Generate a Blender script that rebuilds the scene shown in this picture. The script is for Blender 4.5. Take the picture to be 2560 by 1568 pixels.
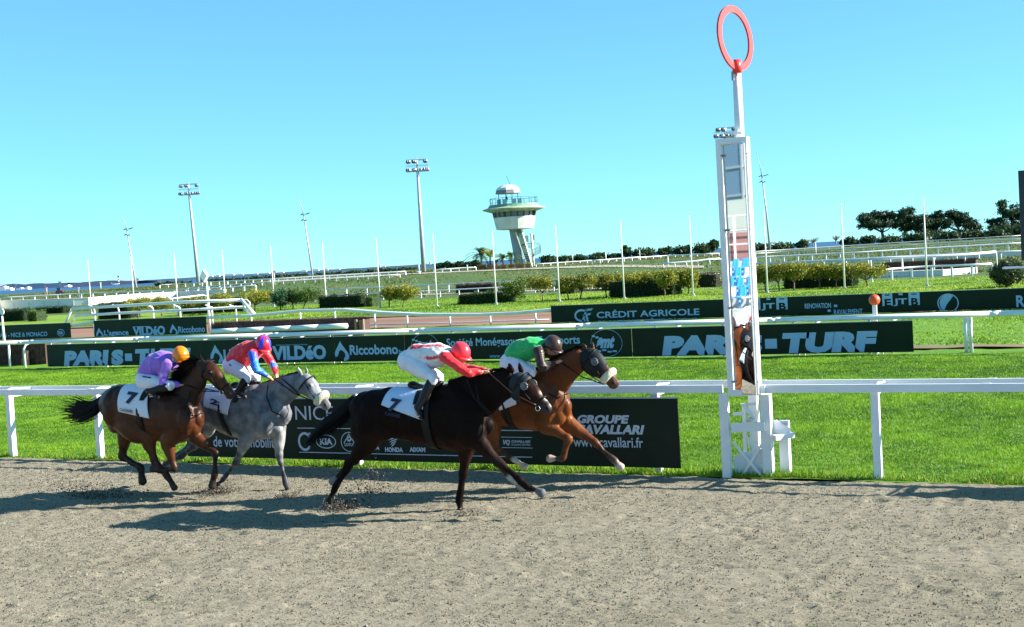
import bpy, bmesh, math, random
import numpy as np
from mathutils import Vector, Matrix

for o in list(bpy.data.objects): bpy.data.objects.remove(o)
SC = bpy.context.scene
COL = SC.collection
random.seed(7); RNG = np.random.default_rng(7)
PI = math.pi

# ---------------------------------------------------------------- camera
CAM_H = 3.2; FPX = 3200.0; PSI = math.radians(27); RHO = math.atan(0.0567)
PITCH = math.atan(135*math.cos(RHO)/FPX)
FW = Vector((-math.sin(PSI)*math.cos(PITCH), math.cos(PSI)*math.cos(PITCH), -math.sin(PITCH)))
RT = Vector((math.cos(PSI), math.sin(PSI), 0)); UP = RT.cross(FW)
cx = RT*math.cos(RHO) - UP*math.sin(RHO); cy = RT*math.sin(RHO) + UP*math.cos(RHO); cz = -FW
cam_d = bpy.data.cameras.new('camera'); cam = bpy.data.objects.new('camera', cam_d); COL.objects.link(cam)
m = Matrix.Identity(4)
for i in range(3):
    m[i][0] = cx[i]; m[i][1] = cy[i]; m[i][2] = cz[i]
m[2][3] = CAM_H
cam.matrix_world = m
cam_d.sensor_width = 36; cam_d.lens = FPX/2560*36; cam_d.clip_start = 0.1; cam_d.clip_end = 80000
SC.camera = cam

# ---------------------------------------------------------------- light
SUN = Vector((1.75, 0.77, 1.0)).normalized()
sl = bpy.data.lights.new('sun', 'SUN'); sl.energy = 5.0; sl.angle = math.radians(0.53); sl.color = (1.0, 0.93, 0.82)
so = bpy.data.objects.new('sun', sl); COL.objects.link(so)
so.rotation_euler = (-SUN).to_track_quat('-Z', 'Y').to_euler()
W = bpy.data.worlds.new('World'); SC.world = W; W.use_nodes = True
wn = W.node_tree; bg = wn.nodes['Background']
sky = wn.nodes.new('ShaderNodeTexSky'); sky.sky_type = 'NISHITA'; sky.sun_disc = False
sky.sun_elevation = math.asin(SUN.z); sky.sun_rotation = math.atan2(SUN.x, SUN.y)
sky.air_density = 0.7; sky.dust_density = 0.0; sky.ozone_density = 3.0; sky.altitude = 500
tint = wn.nodes.new('ShaderNodeMix'); tint.data_type = 'RGBA'; tint.blend_type = 'MULTIPLY'; tint.inputs[0].default_value = 1; tint.inputs[7].default_value = (.54, 1.13, 1.26, 1)
gm = wn.nodes.new('ShaderNodeGamma'); gm.inputs[1].default_value = 0.62
wn.links.new(sky.outputs[0], gm.inputs[0]); wn.links.new(gm.outputs[0], tint.inputs[6]); wn.links.new(tint.outputs[2], bg.inputs['Color'])
bg.inputs['Strength'].default_value = 0.108
SC.view_settings.view_transform = 'Standard'; SC.view_settings.look = 'None'
SC.view_settings.exposure = 1.58; SC.view_settings.gamma = 1.0; SC.view_settings.use_curve_mapping = False
SC.cycles.max_bounces = 6

# ---------------------------------------------------------------- pixel helpers (photo 2560x1568 -> world)
CP = Vector((0, 0, CAM_H))
def ray(x, y):
    X = x-1280; Y = 784-y
    return cx*X + cy*Y + FW*FPX
def G(x, y, z=0.0):
    d = ray(x, y); t = (z-CAM_H)/d.z
    return CP + d*t
def P(x, y, Yw):
    d = ray(x, y); return CP + d*(Yw/d.y)
def depth(p): return (Vector(p)-CP).dot(FW)
def ppm(p): return FPX/depth(p)
def sst(a, b, x):
    t = min(1, max(0, (x-a)/(b-a))); return t*t*(3-2*t)
def terr(X, Y):
    D = -X*math.sin(PSI)+Y*math.cos(PSI)
    if D < 100: return 0.0
    u = X*math.cos(PSI)+Y*math.sin(PSI); px = 1280+3200*u/D
    wc = sst(430, 700, px)*(1-sst(1780, 1950, px))
    hc = 2.0*sst(160, 200, D); hl = 1.6*sst(115, 300, D); hr = 1.8*sst(115, 270, D)
    side = hl if px < 1200 else hr
    return wc*hc+(1-wc)*side
def T(x, y):
    d = ray(x, y); d = d/d.dot(FW)
    D = 20.0
    while D < 900:
        p = CP+d*D
        if p.z <= terr(p.x, p.y): break
        D *= 1.004
    p = CP+d*D
    return Vector((p.x, p.y, terr(p.x, p.y)))
def AT(x, y, D):
    d = ray(x, y); return CP + d*(D/d.dot(FW))

# ---------------------------------------------------------------- materials
MATS = {}
def mat(name, col, rough=0.6, metal=0.0, col2=None, scale=8.0, bump=0.0, bscale=None, spec=0.5, attr=False, detail=6, lo=0.35, hi=0.65, coat=0.0, stretch=None, sheen=0):
    if name in MATS: return MATS[name]
    m = bpy.data.materials.new(name); m.use_nodes = True; nt = m.node_tree; N = nt.nodes; L = nt.links
    b = N['Principled BSDF']
    b.inputs['Roughness'].default_value = rough; b.inputs['Metallic'].default_value = metal
    b.inputs['Specular IOR Level'].default_value = spec; b.inputs['Coat Weight'].default_value = coat
    b.inputs['Coat Roughness'].default_value = 0.25
    if sheen: b.inputs['Sheen Weight'].default_value = sheen
    tc = N.new('ShaderNodeTexCoord'); src = tc.outputs['Object']
    if stretch:
        mp = N.new('ShaderNodeMapping'); mp.inputs['Scale'].default_value = stretch; L.new(src, mp.inputs[0]); src = mp.outputs[0]
    base = None
    if attr:
        a = N.new('ShaderNodeAttribute'); a.attribute_name = 'Col'; base = a.outputs['Color']
    if col2 is not None:
        n = N.new('ShaderNodeTexNoise'); n.inputs['Scale'].default_value = scale; n.inputs['Detail'].default_value = detail
        L.new(src, n.inputs['Vector'])
        mr = N.new('ShaderNodeMapRange'); mr.inputs[1].default_value = lo; mr.inputs[2].default_value = hi; L.new(n.outputs[0], mr.inputs[0])
        mx = N.new('ShaderNodeMix'); mx.data_type = 'RGBA'
        if attr:
            mx.blend_type = 'MULTIPLY'; mx.inputs[0].default_value = 1
            m2 = N.new('ShaderNodeMix'); m2.data_type = 'RGBA'; m2.inputs[6].default_value = (*col, 1); m2.inputs[7].default_value = (*col2, 1)
            L.new(mr.outputs[0], m2.inputs[0]); L.new(base, mx.inputs[6]); L.new(m2.outputs[2], mx.inputs[7])
        else:
            mx.inputs[6].default_value = (*col, 1); mx.inputs[7].default_value = (*col2, 1); L.new(mr.outputs[0], mx.inputs[0])
        base = mx.outputs[2]
    if base is not None: L.new(base, b.inputs['Base Color'])
    else: b.inputs['Base Color'].default_value = (*col, 1)
    if bump:
        n2 = N.new('ShaderNodeTexNoise'); n2.inputs['Scale'].default_value = bscale or scale*4; n2.inputs['Detail'].default_value = 5
        L.new(src, n2.inputs['Vector'])
        bp = N.new('ShaderNodeBump'); bp.inputs['Strength'].default_value = bump; bp.inputs['Distance'].default_value = 0.02
        L.new(n2.outputs[0], bp.inputs['Height']); L.new(bp.outputs[0], b.inputs['Normal'])
    MATS[name] = m
    return m

def leafmat(name, tr=0.25):
    m = mat(name, (1, 1, 1), 0.55, attr=True, spec=0.3)
    b = m.node_tree.nodes['Principled BSDF']
    t = m.node_tree.nodes.new('ShaderNodeBsdfTranslucent'); mx = m.node_tree.nodes.new('ShaderNodeMixShader')
    a = [n for n in m.node_tree.nodes if n.type == 'ATTRIBUTE'][0]
    m.node_tree.links.new(a.outputs[0], t.inputs[0]); mx.inputs[0].default_value = tr
    m.node_tree.links.new(b.outputs[0], mx.inputs[1]); m.node_tree.links.new(t.outputs[0], mx.inputs[2])
    m.node_tree.links.new(mx.outputs[0], m.node_tree.nodes['Material Output'].inputs[0])
    return m

WHITE = mat('white_paint', (.80, .80, .82), 0.35, col2=(.70, .71, .75), scale=3, bump=0.05, bscale=30)
RAILW = mat('rail_plastic', (.78, .79, .84), 0.3, col2=(.70, .71, .77), scale=2)
STEEL = mat('galvanised_steel', (.45, .48, .52), 0.45, 0.3, col2=(.38, .40, .45), scale=1.5)
POLEW = mat('pole_white', (.78, .78, .78), 0.4, col2=(.68, .69, .70), scale=2)
DARK = mat('dark_metal', (.03, .035, .04), 0.5)
BOARD = mat('green_board', (.0025, .012, .008), 0.4, col2=(.004, .02, .013), scale=1.2, spec=0.2, bump=0.12, bscale=1.6)
LET = mat('board_lettering', (.50, .56, .68), 0.5)
LET_SKY = mat('board_lettering_sky_tint', (.33, .48, .74), 0.5)  # blue of the skylit shade is put into the lettering colour
LEAF = leafmat('leaf'); BLADE = leafmat('grass_blade', 0.35)
BARK = mat('bark', (.12, .08, .055), 0.9, col2=(.2, .15, .11), scale=10, bump=0.4)
BRUSH = mat('birch_brush', (.05, .028, .025), 0.95, attr=False, col2=(.10, .06, .05), scale=30, bump=0.6)
WOOD = mat('brown_wood', (.16, .10, .075), 0.8, col2=(.24, .15, .11), scale=6)
TERRA = mat('terracotta', (.38, .16, .09), 0.8, col2=(.28, .11, .06), scale=2)

# ---------------------------------------------------------------- mesh helpers
def tag(o, label=None, cat=None, group=None, kind=None):
    if label: o['label'] = label
    if cat: o['category'] = cat
    if group: o['group'] = group
    if kind: o['kind'] = kind
    return o
def empty(name, loc=(0, 0, 0), label=None, cat=None, group=None):
    o = bpy.data.objects.new(name, None); o.empty_display_size = 0.2; COL.objects.link(o); o.location = loc
    return tag(o, label, cat, group)
def mk(name, V, Fc, material, parent=None, smooth=False, cols=None):
    me = bpy.data.meshes.new(name)
    off = Vector(parent.matrix_world.translation) if False else (parent_loc(parent) if parent is not None else Vector((0, 0, 0)))
    V = np.asarray(V, dtype=float)
    if len(V): V = V - np.array(off)
    me.from_pydata(V.tolist(), [], [list(map(int, f)) for f in Fc]); me.update()
    if cols is not None:
        ca = me.color_attributes.new('Col', 'FLOAT_COLOR', 'POINT')
        c4 = np.ones((len(V), 4), dtype=np.float32); c4[:, :3] = cols; ca.data.foreach_set('color', c4.ravel())
    if smooth: me.polygons.foreach_set('use_smooth', [True]*len(me.polygons))
    if isinstance(material, (list, tuple)):
        for mm in material: me.materials.append(mm)
    elif material: me.materials.append(material)
    o = bpy.data.objects.new(name, me); COL.objects.link(o)
    if parent is not None: o.parent = parent
    return o
def parent_loc(p):
    v = Vector((0, 0, 0))
    while p is not None:
        v += Vector(p.location); p = p.parent
    return v
class MB:
    def __init__(s): s.V = []; s.F = []; s.C = []
    def add(s, V, Fc, col=None):
        b = len(s.V); s.V += [tuple(v) for v in V]; s.F += [[i+b for i in f] for f in Fc]
        if col is not None: s.C += [tuple(col)]*len(V) if np.ndim(col) == 1 else [tuple(c) for c in col]
        return s
    def box(s, c, d, rz=0, M=None, col=None):
        c = Vector(c); x, y, z = d[0]/2, d[1]/2, d[2]/2
        R = M if M is not None else Matrix.Rotation(rz, 3, 'Z')
        V = [c+R@Vector((i*x, j*y, k*z)) for i in (-1, 1) for j in (-1, 1) for k in (-1, 1)]
        return s.add(V, [(0, 1, 3, 2), (4, 6, 7, 5), (0, 4, 5, 1), (2, 3, 7, 6), (0, 2, 6, 4), (1, 5, 7, 3)], col)
    def bar(s, a, b, w, h, col=None):
        a = Vector(a); b = Vector(b); t = (b-a).normalized()
        up = Vector((0, 0, 1)) if abs(t.z) < .95 else Vector((0, 1, 0))
        l = t.cross(up).normalized(); u = l.cross(t)
        V = [p+l*i*w/2+u*j*h/2 for p in (a, b) for i, j in ((-1, -1), (1, -1), (1, 1), (-1, 1))]
        return s.add(V, [(0, 1, 2, 3), (7, 6, 5, 4), (0, 4, 5, 1), (1, 5, 6, 2), (2, 6, 7, 3), (3, 7, 4, 0)], col)
    def tube(s, pts, r, n=8, col=None, caps=True):
        pts = [Vector(p) for p in pts]; rs = r if isinstance(r, (list, tuple)) else [r]*len(pts)
        V = []; prev = None
        for i, p in enumerate(pts):
            t = (pts[min(i+1, len(pts)-1)]-pts[max(i-1, 0)]).normalized()
            ref = prev if prev is not None else (Vector((0, 1, 0)) if abs(t.y) < .9 else Vector((1, 0, 0)))
            l = (ref - t*ref.dot(t)).normalized(); prev = l; u = t.cross(l)
            for k in range(n):
                a = 2*PI*k/n; V.append(p+l*math.cos(a)*rs[i]+u*math.sin(a)*rs[i])
        Fc = []
        for i in range(len(pts)-1):
            for k in range(n):
                k2 = (k+1) % n; Fc.append((i*n+k, i*n+k2, (i+1)*n+k2, (i+1)*n+k))
        if caps:
            Fc.append(tuple(range(n))[::-1]); Fc.append(tuple((len(pts)-1)*n+k for k in range(n)))
        return s.add(V, Fc, col)
    def lathe(s, prof, c=(0, 0, 0), n=24, col=None):
        c = Vector(c); V = []; Fc = []
        for r, z in prof:
            for k in range(n):
                a = 2*PI*k/n; V.append(c+Vector((r*math.cos(a), r*math.sin(a), z)))
        for i in range(len(prof)-1):
            for k in range(n):
                k2 = (k+1) % n; Fc.append((i*n+k, i*n+k2, (i+1)*n+k2, (i+1)*n+k))
        Fc.append(tuple(range(n))[::-1]); Fc.append(tuple((len(prof)-1)*n+k for k in range(n)))
        return s.add(V, Fc, col)
    def ball(s, c, r, n=14, col=None, M=None):
        c = Vector(c); r = (r, r, r) if not isinstance(r, (tuple, list)) else r
        V = []; Fc = []; h = n//2
        for i in range(1, h):
            th = PI*i/h
            for k in range(n):
                a = 2*PI*k/n
                v = Vector((r[0]*math.sin(th)*math.cos(a), r[1]*math.sin(th)*math.sin(a), r[2]*math.cos(th)))
                V.append(c+(M@v if M else v))
        t = len(V); v = Vector((0, 0, r[2])); V.append(c+(M@v if M else v)); v = Vector((0, 0, -r[2])); V.append(c+(M@v if M else v))
        for i in range(h-2):
            for k in range(n):
                k2 = (k+1) % n; Fc.append((i*n+k, (i+1)*n+k, (i+1)*n+k2, i*n+k2))
        for k in range(n):
            k2 = (k+1) % n; Fc.append((t, k, k2)); Fc.append((t+1, (h-2)*n+k2, (h-2)*n+k))
        return s.add(V, Fc, col)
    def loft(s, secs, n=16, sub=3):
        """secs: (pos, r_up, r_lat); cross-section frame: lateral ~ world Y."""
        ps = [Vector(q[0]) for q in secs]; ru = [q[1] for q in secs]; rl = [q[2] for q in secs]
        def cr(a, b, c, d, t): return 0.5*((2*b)+(-a+c)*t+(2*a-5*b+4*c-d)*t*t+(-a+3*b-3*c+d)*t*t*t)
        PP = []; K = len(ps)
        for i in range(K-1):
            i0 = max(i-1, 0); i3 = min(i+2, K-1)
            for j in range(sub):
                t = j/sub
                PP.append((cr(ps[i0], ps[i], ps[i+1], ps[i3], t), max(.004, cr(ru[i0], ru[i], ru[i+1], ru[i3], t)), max(.004, cr(rl[i0], rl[i], rl[i+1], rl[i3], t))))
        PP.append((ps[-1], ru[-1], rl[-1]))
        t0 = (PP[0][0]-PP[1][0]).normalized(); t1 = (PP[-1][0]-PP[-2][0]).normalized()
        a0 = PP[0]; a1 = PP[-1]; m0 = min(a0[1], a0[2]); m1 = min(a1[1], a1[2])
        PP = [(a0[0]+t0*m0*.75, a0[1]*.35, a0[2]*.35), (a0[0]+t0*m0*.45, a0[1]*.78, a0[2]*.78)]+PP+[(a1[0]+t1*m1*.45, a1[1]*.78, a1[2]*.78), (a1[0]+t1*m1*.75, a1[1]*.35, a1[2]*.35)]
        V = []; prevu = None
        for i, (p, a, b) in enumerate(PP):
            t = (PP[min(i+1, len(PP)-1)][0]-PP[max(i-1, 0)][0]).normalized()
            l = Vector((0, 1, 0)); l = l-t*l.dot(t)
            if l.length < .3: l = Vector((1, 0, 0)); l = l-t*l.dot(t)
            l.normalize(); u = l.cross(t)
            if prevu is not None and u.dot(prevu) < 0: u = -u; l = -l
            prevu = u
            for k in range(n):
                an = 2*PI*k/n; V.append(p+u*math.cos(an)*a+l*math.sin(an)*b)
        Fc = []
        for i in range(len(PP)-1):
            for k in range(n):
                k2 = (k+1) % n; Fc.append((i*n+k, i*n+k2, (i+1)*n+k2, (i+1)*n+k))
        Fc.append(tuple(range(n))[::-1]); Fc.append(tuple((len(PP)-1)*n+k for k in range(n)))
        return s.add(V, Fc)
    def build(s, name, material, parent=None, smooth=False):
        return mk(name, s.V, s.F, material, parent, smooth, np.array(s.C) if len(s.C) == len(s.V) and s.C else None)

def fuse(name, mb, material, parent, voxel, smooth=3, seeds=None, power=6, fac=0.5, rough=()):
    """union of overlapping shapes into one continuous skin, coloured by nearby seeds"""
    me = bpy.data.meshes.new('tmp'); me.from_pydata([tuple(v) for v in mb.V], [], mb.F); me.update()
    o = bpy.data.objects.new('tmp', me); COL.objects.link(o)
    bm = bmesh.new(); bm.from_mesh(me); bmesh.ops.recalc_face_normals(bm, faces=bm.faces); bm.to_mesh(me); bm.free()
    r = o.modifiers.new('r', 'REMESH'); r.mode = 'VOXEL'; r.voxel_size = voxel; r.adaptivity = 0
    sm = o.modifiers.new('s', 'SMOOTH'); sm.iterations = smooth; sm.factor = fac
    dg = bpy.context.evaluated_depsgraph_get(); dg.update(); ev = o.evaluated_get(dg)
    m2 = bpy.data.meshes.new_from_object(ev)
    n = len(m2.vertices); co = np.empty(n*3); m2.vertices.foreach_get('co', co); co = co.reshape(-1, 3)
    Fc = [list(p.vertices) for p in m2.polygons]
    if rough:
        no = np.array([tuple(v.normal) for v in m2.vertices]); dsp = np.zeros(n)
        for amp, cell, sx_, sz_ in rough: dsp += amp*noise3(co[:, 0]/sx_, co[:, 1], co[:, 2]/sz_, cell)
        co = co+no*dsp[:, None]
    bpy.data.objects.remove(o); bpy.data.meshes.remove(me); bpy.data.meshes.remove(m2)
    cols = None
    if seeds:
        sp = np.array([tuple(q[0]) for q in seeds]); sr = np.array([q[1] for q in seeds]); sc = np.array([q[2] for q in seeds])
        cols = np.zeros((n, 3)); 
        for a in range(0, n, 20000):
            d = np.linalg.norm(co[a:a+20000, None, :]-sp[None], axis=2)/sr[None]
            w = 1/(d+1e-3)**power; w /= w.sum(1, keepdims=True); cols[a:a+20000] = w@sc
    return mk(name, co, Fc, material, parent, True, cols)

def noise3(x, y, z, cell, seed=77):
    g = np.random.default_rng(seed).uniform(-1, 1, (64, 64, 64)); q = [a/cell for a in (x, y, z)]; i = [np.floor(a).astype(int) for a in q]; f = [a-b for a, b in zip(q, i)]; f = [t*t*(3-2*t) for t in f]
    r = 0
    for a in (0, 1):
        for b in (0, 1):
            for c in (0, 1):
                w = (f[0] if a else 1-f[0])*(f[1] if b else 1-f[1])*(f[2] if c else 1-f[2]); r = r+w*g[(i[0]+a) % 64, (i[1]+b) % 64, (i[2]+c) % 64]
    return r
# text --------------------------------------------------------------------
_tc = {}
def text_mesh(s, bold=0.0, res=3):
    k = (s, bold)
    if k in _tc: return _tc[k]
    c = bpy.data.curves.new('t', 'FONT'); c.body = s; c.offset = bold; c.resolution_u = res; c.size = 1
    o = bpy.data.objects.new('t', c); COL.objects.link(o)
    dg = bpy.context.evaluated_depsgraph_get(); dg.update()
    me = bpy.data.meshes.new_from_object(o.evaluated_get(dg))
    V = np.array([tuple(v.co)[:2] for v in me.vertices]); Fc = [list(p.vertices) for p in me.polygons]
    bpy.data.objects.remove(o); bpy.data.curves.remove(c); bpy.data.meshes.remove(me)
    mn = V.min(0); mx = V.max(0); V = (V-mn)/(mx-mn)
    _tc[k] = (V, Fc); return V, Fc
def put_text(mb, s, X0, X1, z0, z1, Y, bold=0.02, shear=0.0):
    """lettering on a vertical board facing -Y, as thin raised film"""
    V, Fc = text_mesh(s, bold); h = z1-z0; sh = shear*h
    X = X0+V[:, 0]*(X1-X0-sh)+V[:, 1]*sh; Z = z0+V[:, 1]*h
    mb.add([(a, Y, b) for a, b in zip(X, Z)], Fc)
def tx(mb, s, lb, rt, Y, bold=0.02, shear=0.0):
    a = P(lb[0], lb[1], Y); b = P(rt[0], rt[1], Y)
    put_text(mb, s, a.x, b.x, a.z, b.z, Y, bold, shear)
def poly(mb, pts, Y):
    mb.add([(p[0], Y, p[1]) for p in pts], [list(range(len(pts)))])
def ringp(mb, c, rx, rz, w, Y, n=28, a0=0, a1=2*PI):
    V = []; Fc = []
    for k in range(n+1):
        a = a0+(a1-a0)*k/n
        V += [(c[0]+rx*math.cos(a), Y, c[1]+rz*math.sin(a)), (c[0]+(rx-w)*math.cos(a), Y, c[1]+(rz-w)*math.sin(a))]
    for k in range(n): Fc.append((2*k, 2*k+1, 2*k+3, 2*k+2))
    mb.add(V, Fc)
def flame(mb, X0, X1, z0, z1, Y):
    W_ = X1-X0; H_ = z1-z0
    q = [(.42, 1), (.5, .86), (.68, .66), (.9, .42), (1, .24), (.96, .1), (.8, .02), (.62, -.02), (.62, .12), (.74, .24), (.72, .38), (.58, .5), (.42, .56), (.3, .46), (.26, .34), (.2, .24), (.04, .2), (.0, .34), (.06, .5), (.22, .72), (.34, .88)]
    poly(mb, [(X0+a*W_, z0+b*H_) for a, b in q], Y)

# foliage -----------------------------------------------------------------
def leaves(centers, n, size, spread, c1, c2, rng=RNG, squash=1.0):
    centers = np.asarray(centers, float); idx = rng.integers(0, len(centers), n)
    p = centers[idx]+rng.normal(0, 1, (n, 3))*np.array([spread, spread, spread*squash])
    a = rng.normal(0, 1, (n, 3)); a /= np.linalg.norm(a, axis=1, keepdims=True)
    b = rng.normal(0, 1, (n, 3)); b -= a*(a*b).sum(1, keepdims=True); b /= np.linalg.norm(b, axis=1, keepdims=True)
    s = size*rng.uniform(.6, 1.3, (n, 1))
    V = np.stack([p-a*s, p+b*s*.5, p+a*s, p-b*s*.5], 1).reshape(-1, 3)
    Fc = np.arange(4*n).reshape(-1, 4)
    ct = rng.uniform(0, 1, len(centers))[idx]*.6+rng.uniform(0, 1, n)*.4
    C = (1-ct)[:, None]*np.array(c1)+ct[:, None]*np.array(c2)
    return V, Fc, np.repeat(C, 4, 0)
def blob_centers(c, r, n, rng=RNG, inner=.55):
    v = rng.normal(0, 1, (n, 3)); v /= np.linalg.norm(v, axis=1, keepdims=True)
    return np.array(c)+v*np.array(r)*rng.uniform(inner, 1, (n, 1))

# ================================================================ SETTING
def noise2(X, Y, seed, cell):
    r = np.random.default_rng(seed); g = r.uniform(-1, 1, (256, 256))
    x = X/cell; y = Y/cell; xi = np.floor(x).astype(int); yi = np.floor(y).astype(int); fx = x-xi; fy = y-yi
    fx = fx*fx*(3-2*fx); fy = fy*fy*(3-2*fy)
    f = lambda i, j: g[(xi+i) % 256, (yi+j) % 256]
    return (f(0, 0)*(1-fx)+f(1, 0)*fx)*(1-fy)+(f(0, 1)*(1-fx)+f(1, 1)*fx)*fy
def grid(name, xs, ys, zf, material, kind='structure'):
    X, Y = np.meshgrid(xs, ys); Z = zf(X, Y)
    V = np.stack([X, Y, Z], -1).reshape(-1, 3); nx = len(xs); ny = len(ys)
    i = np.arange(ny-1)[:, None]*nx+np.arange(nx-1)[None]; i = i.ravel()
    Fc = np.stack([i, i+1, i+nx+1, i+nx], 1)
    o = mk(name, V, Fc, material, None, True); tag(o, kind=kind); return o

def grass_mat(name, c1, c2, c3, s1=.25, s2=6, bump=.5, stripe=0):
    m = bpy.data.materials.new(name); m.use_nodes = True; nt = m.node_tree; N = nt.nodes; L = nt.links
    b = N['Principled BSDF']; b.inputs['Roughness'].default_value = .7; b.inputs['Specular IOR Level'].default_value = .25
    tc = N.new('ShaderNodeTexCoord')
    mp = N.new('ShaderNodeMapping'); mp.inputs['Scale'].default_value = (.55, 1, 1); L.new(tc.outputs['Object'], mp.inputs[0])
    def nz(sc, det, rough=.6):
        n = N.new('ShaderNodeTexNoise'); n.inputs['Scale'].default_value = sc; n.inputs['Detail'].default_value = det; n.inputs['Roughness'].default_value = rough
        L.new(mp.outputs[0], n.inputs['Vector']); return n
    a = nz(s1, 5); c = nz(s2, 8, .75)
    def mrange(n, lo, hi):
        r = N.new('ShaderNodeMapRange'); r.inputs[1].default_value = lo; r.inputs[2].default_value = hi; L.new(n.outputs[0], r.inputs[0]); return r
    m1 = N.new('ShaderNodeMix'); m1.data_type = 'RGBA'; m1.inputs[6].default_value = (*c1, 1); m1.inputs[7].default_value = (*c2, 1)
    L.new(mrange(a, .35, .65).outputs[0], m1.inputs[0])
    m2 = N.new('ShaderNodeMix'); m2.data_type = 'RGBA'; m2.inputs[7].default_value = (*c3, 1)
    L.new(m1.outputs[2], m2.inputs[6]); L.new(mrange(c, .5, .72).outputs[0], m2.inputs[0])
    L.new(m2.outputs[2], b.inputs['Base Color'])
    bp = N.new('ShaderNodeBump'); bp.inputs['Strength'].default_value = bump; bp.inputs['Distance'].default_value = .05
    L.new(c.outputs[0], bp.inputs['Height']); L.new(bp.outputs[0], b.inputs['Normal'])
    return m
GM = grass_mat('turf_grass', (0.0640, 0.1742, 0.0098), (0.1279, 0.2665, 0.0148), (0.2558, 0.3485, 0.0328), s1=.35, s2=5, bump=1.0)
GL = grass_mat('lawn_grass', (0.0959, 0.2152, 0.0115), (0.1812, 0.2870, 0.0164), (0.2985, 0.3075, 0.0410), s1=.12, s2=1.6, bump=1.0)
GR = grass_mat('rough_grass', (0.0459, 0.0984, 0.0197), (0.0787, 0.1230, 0.0328), (0.1443, 0.1558, 0.0590), s1=.12, s2=.8, bump=1.0)

# ground: one sheet round the camera out to the shore
az = np.radians(np.arange(0, 361, 1.25)); rr = np.concatenate([[0.5], np.linspace(4, 100, 20), np.linspace(106, 330, 42), [350, 380, 430]])
V = []; 
for r_ in rr:
    for a_ in az[:-1]:
        x_ = r_*math.sin(a_); y_ = r_*math.cos(a_); z_ = terr(x_, y_)
        if 100 < r_ < 400: z_ += .05*math.sin(x_*.21+y_*.13)+.04*math.sin(y_*.5-x_*.3)
        if r_ > 420: z_ = -4.0
        V.append((x_, y_, z_-.02))
na = len(az)-1; Fc = []
for i in range(len(rr)-1):
    for k in range(na):
        k2 = (k+1) % na; Fc.append((i*na+k, (i+1)*na+k, (i+1)*na+k2, i*na+k2))
Fc.append(tuple(range(na)))
ground = mk('ground', V, Fc, GR, None, True); tag(ground, kind='structure')
# sea
SEA = mat('sea_water', (.025, .085, .19), .6, col2=(.04, .12, .24), scale=.02, spec=.1, bump=.3, bscale=.4)
sea = mk('sea', [(-60000, -200, -3), (60000, -200, -3), (60000, 60000, -3), (-60000, 60000, -3)], [(0, 1, 2, 3)], SEA); tag(sea, kind='structure')

# sand track
def sandmat():
    m = bpy.data.materials.new('sand_fibre'); m.use_nodes = True; nt = m.node_tree; N = nt.nodes; L = nt.links
    b = N['Principled BSDF']; b.inputs['Roughness'].default_value = 1; b.inputs['Specular IOR Level'].default_value = .0
    tc = N.new('ShaderNodeTexCoord'); mp = N.new('ShaderNodeMapping'); mp.inputs['Scale'].default_value = (.5, 1, 1); L.new(tc.outputs['Object'], mp.inputs[0])
    def nz(sc, det, rough=.6):
        n = N.new('ShaderNodeTexNoise'); n.inputs['Scale'].default_value = sc; n.inputs['Detail'].default_value = det; n.inputs['Roughness'].default_value = rough
        L.new(mp.outputs[0], n.inputs['Vector']); return n
    a = nz(.7, 4); c = nz(34, 6, .75); d = nz(13, 6, .7); e = nz(60, 4, .7)
    def mr(n, lo, hi):
        r = N.new('ShaderNodeMapRange'); r.inputs[1].default_value = lo; r.inputs[2].default_value = hi; L.new(n.outputs[0], r.inputs[0]); return r.outputs[0]
    def mix(f, x, y):
        q = N.new('ShaderNodeMix'); q.data_type = 'RGBA'; L.new(f, q.inputs[0])
        for k, v in ((6, x), (7, y)):
            if isinstance(v, tuple): q.inputs[k].default_value = (*v, 1)
            else: L.new(v, q.inputs[k])
        return q.outputs[2]
    base = mix(mr(a, .35, .65), (0.2332, 0.2142, 0.1595), (0.2745, 0.2487, 0.1916))
    base = mix(mr(e, .52, .7), base, (0.3336, 0.3121, 0.2443))
    base = mix(mr(c, .57, .66), base, (0.0872, 0.0713, 0.0509))
    base = mix(mr(d, .64, .70), base, (.10, .085, .07))
    L.new(base, b.inputs['Base Color'])
    bp = N.new('ShaderNodeBump'); bp.inputs['Strength'].default_value = .9; bp.inputs['Distance'].default_value = .03
    L.new(c.outputs[0], bp.inputs['Height']); b2 = N.new('ShaderNodeBump'); b2.inputs['Strength'].default_value = .5; b2.inputs['Distance'].default_value = .03
    L.new(d.outputs[0], b2.inputs['Height']); L.new(bp.outputs[0], b2.inputs['Normal']); L.new(b2.outputs[0], b.inputs['Normal'])
    return m
SAND = sandmat()
EDGE = 16.93
def edge(X): return EDGE+.05*noise2(X, X*0, 3, .5)+.06*noise2(X, X*0, 4, 1.7)
def sandz(X, Y):
    h = .008*noise2(X, Y, 11, .16)+.009*noise2(X, Y, 12, .07)+.012*noise2(X, Y, 13, .9)+.012+.008*np.sin(2*PI*Y/.17+1.5*noise2(X, Y, 14, 1.2))
    # hoof prints
    r = np.random.default_rng(5)
    for i in range(520):
        hx = r.uniform(-22, 2); hy = r.uniform(6.5, 16.3); d2 = ((X-hx)/.10)**2+((Y-hy)/.075)**2
        h = h-.022*np.exp(-d2)+.011*np.exp(-((np.sqrt(d2)-1.7)/.5)**2)
    return h+.012*(Y > 16.5)
grid('sand_track', np.arange(-23, 2.5, .045), np.arange(5.6, EDGE+.05, .045), sandz, SAND)
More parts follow.
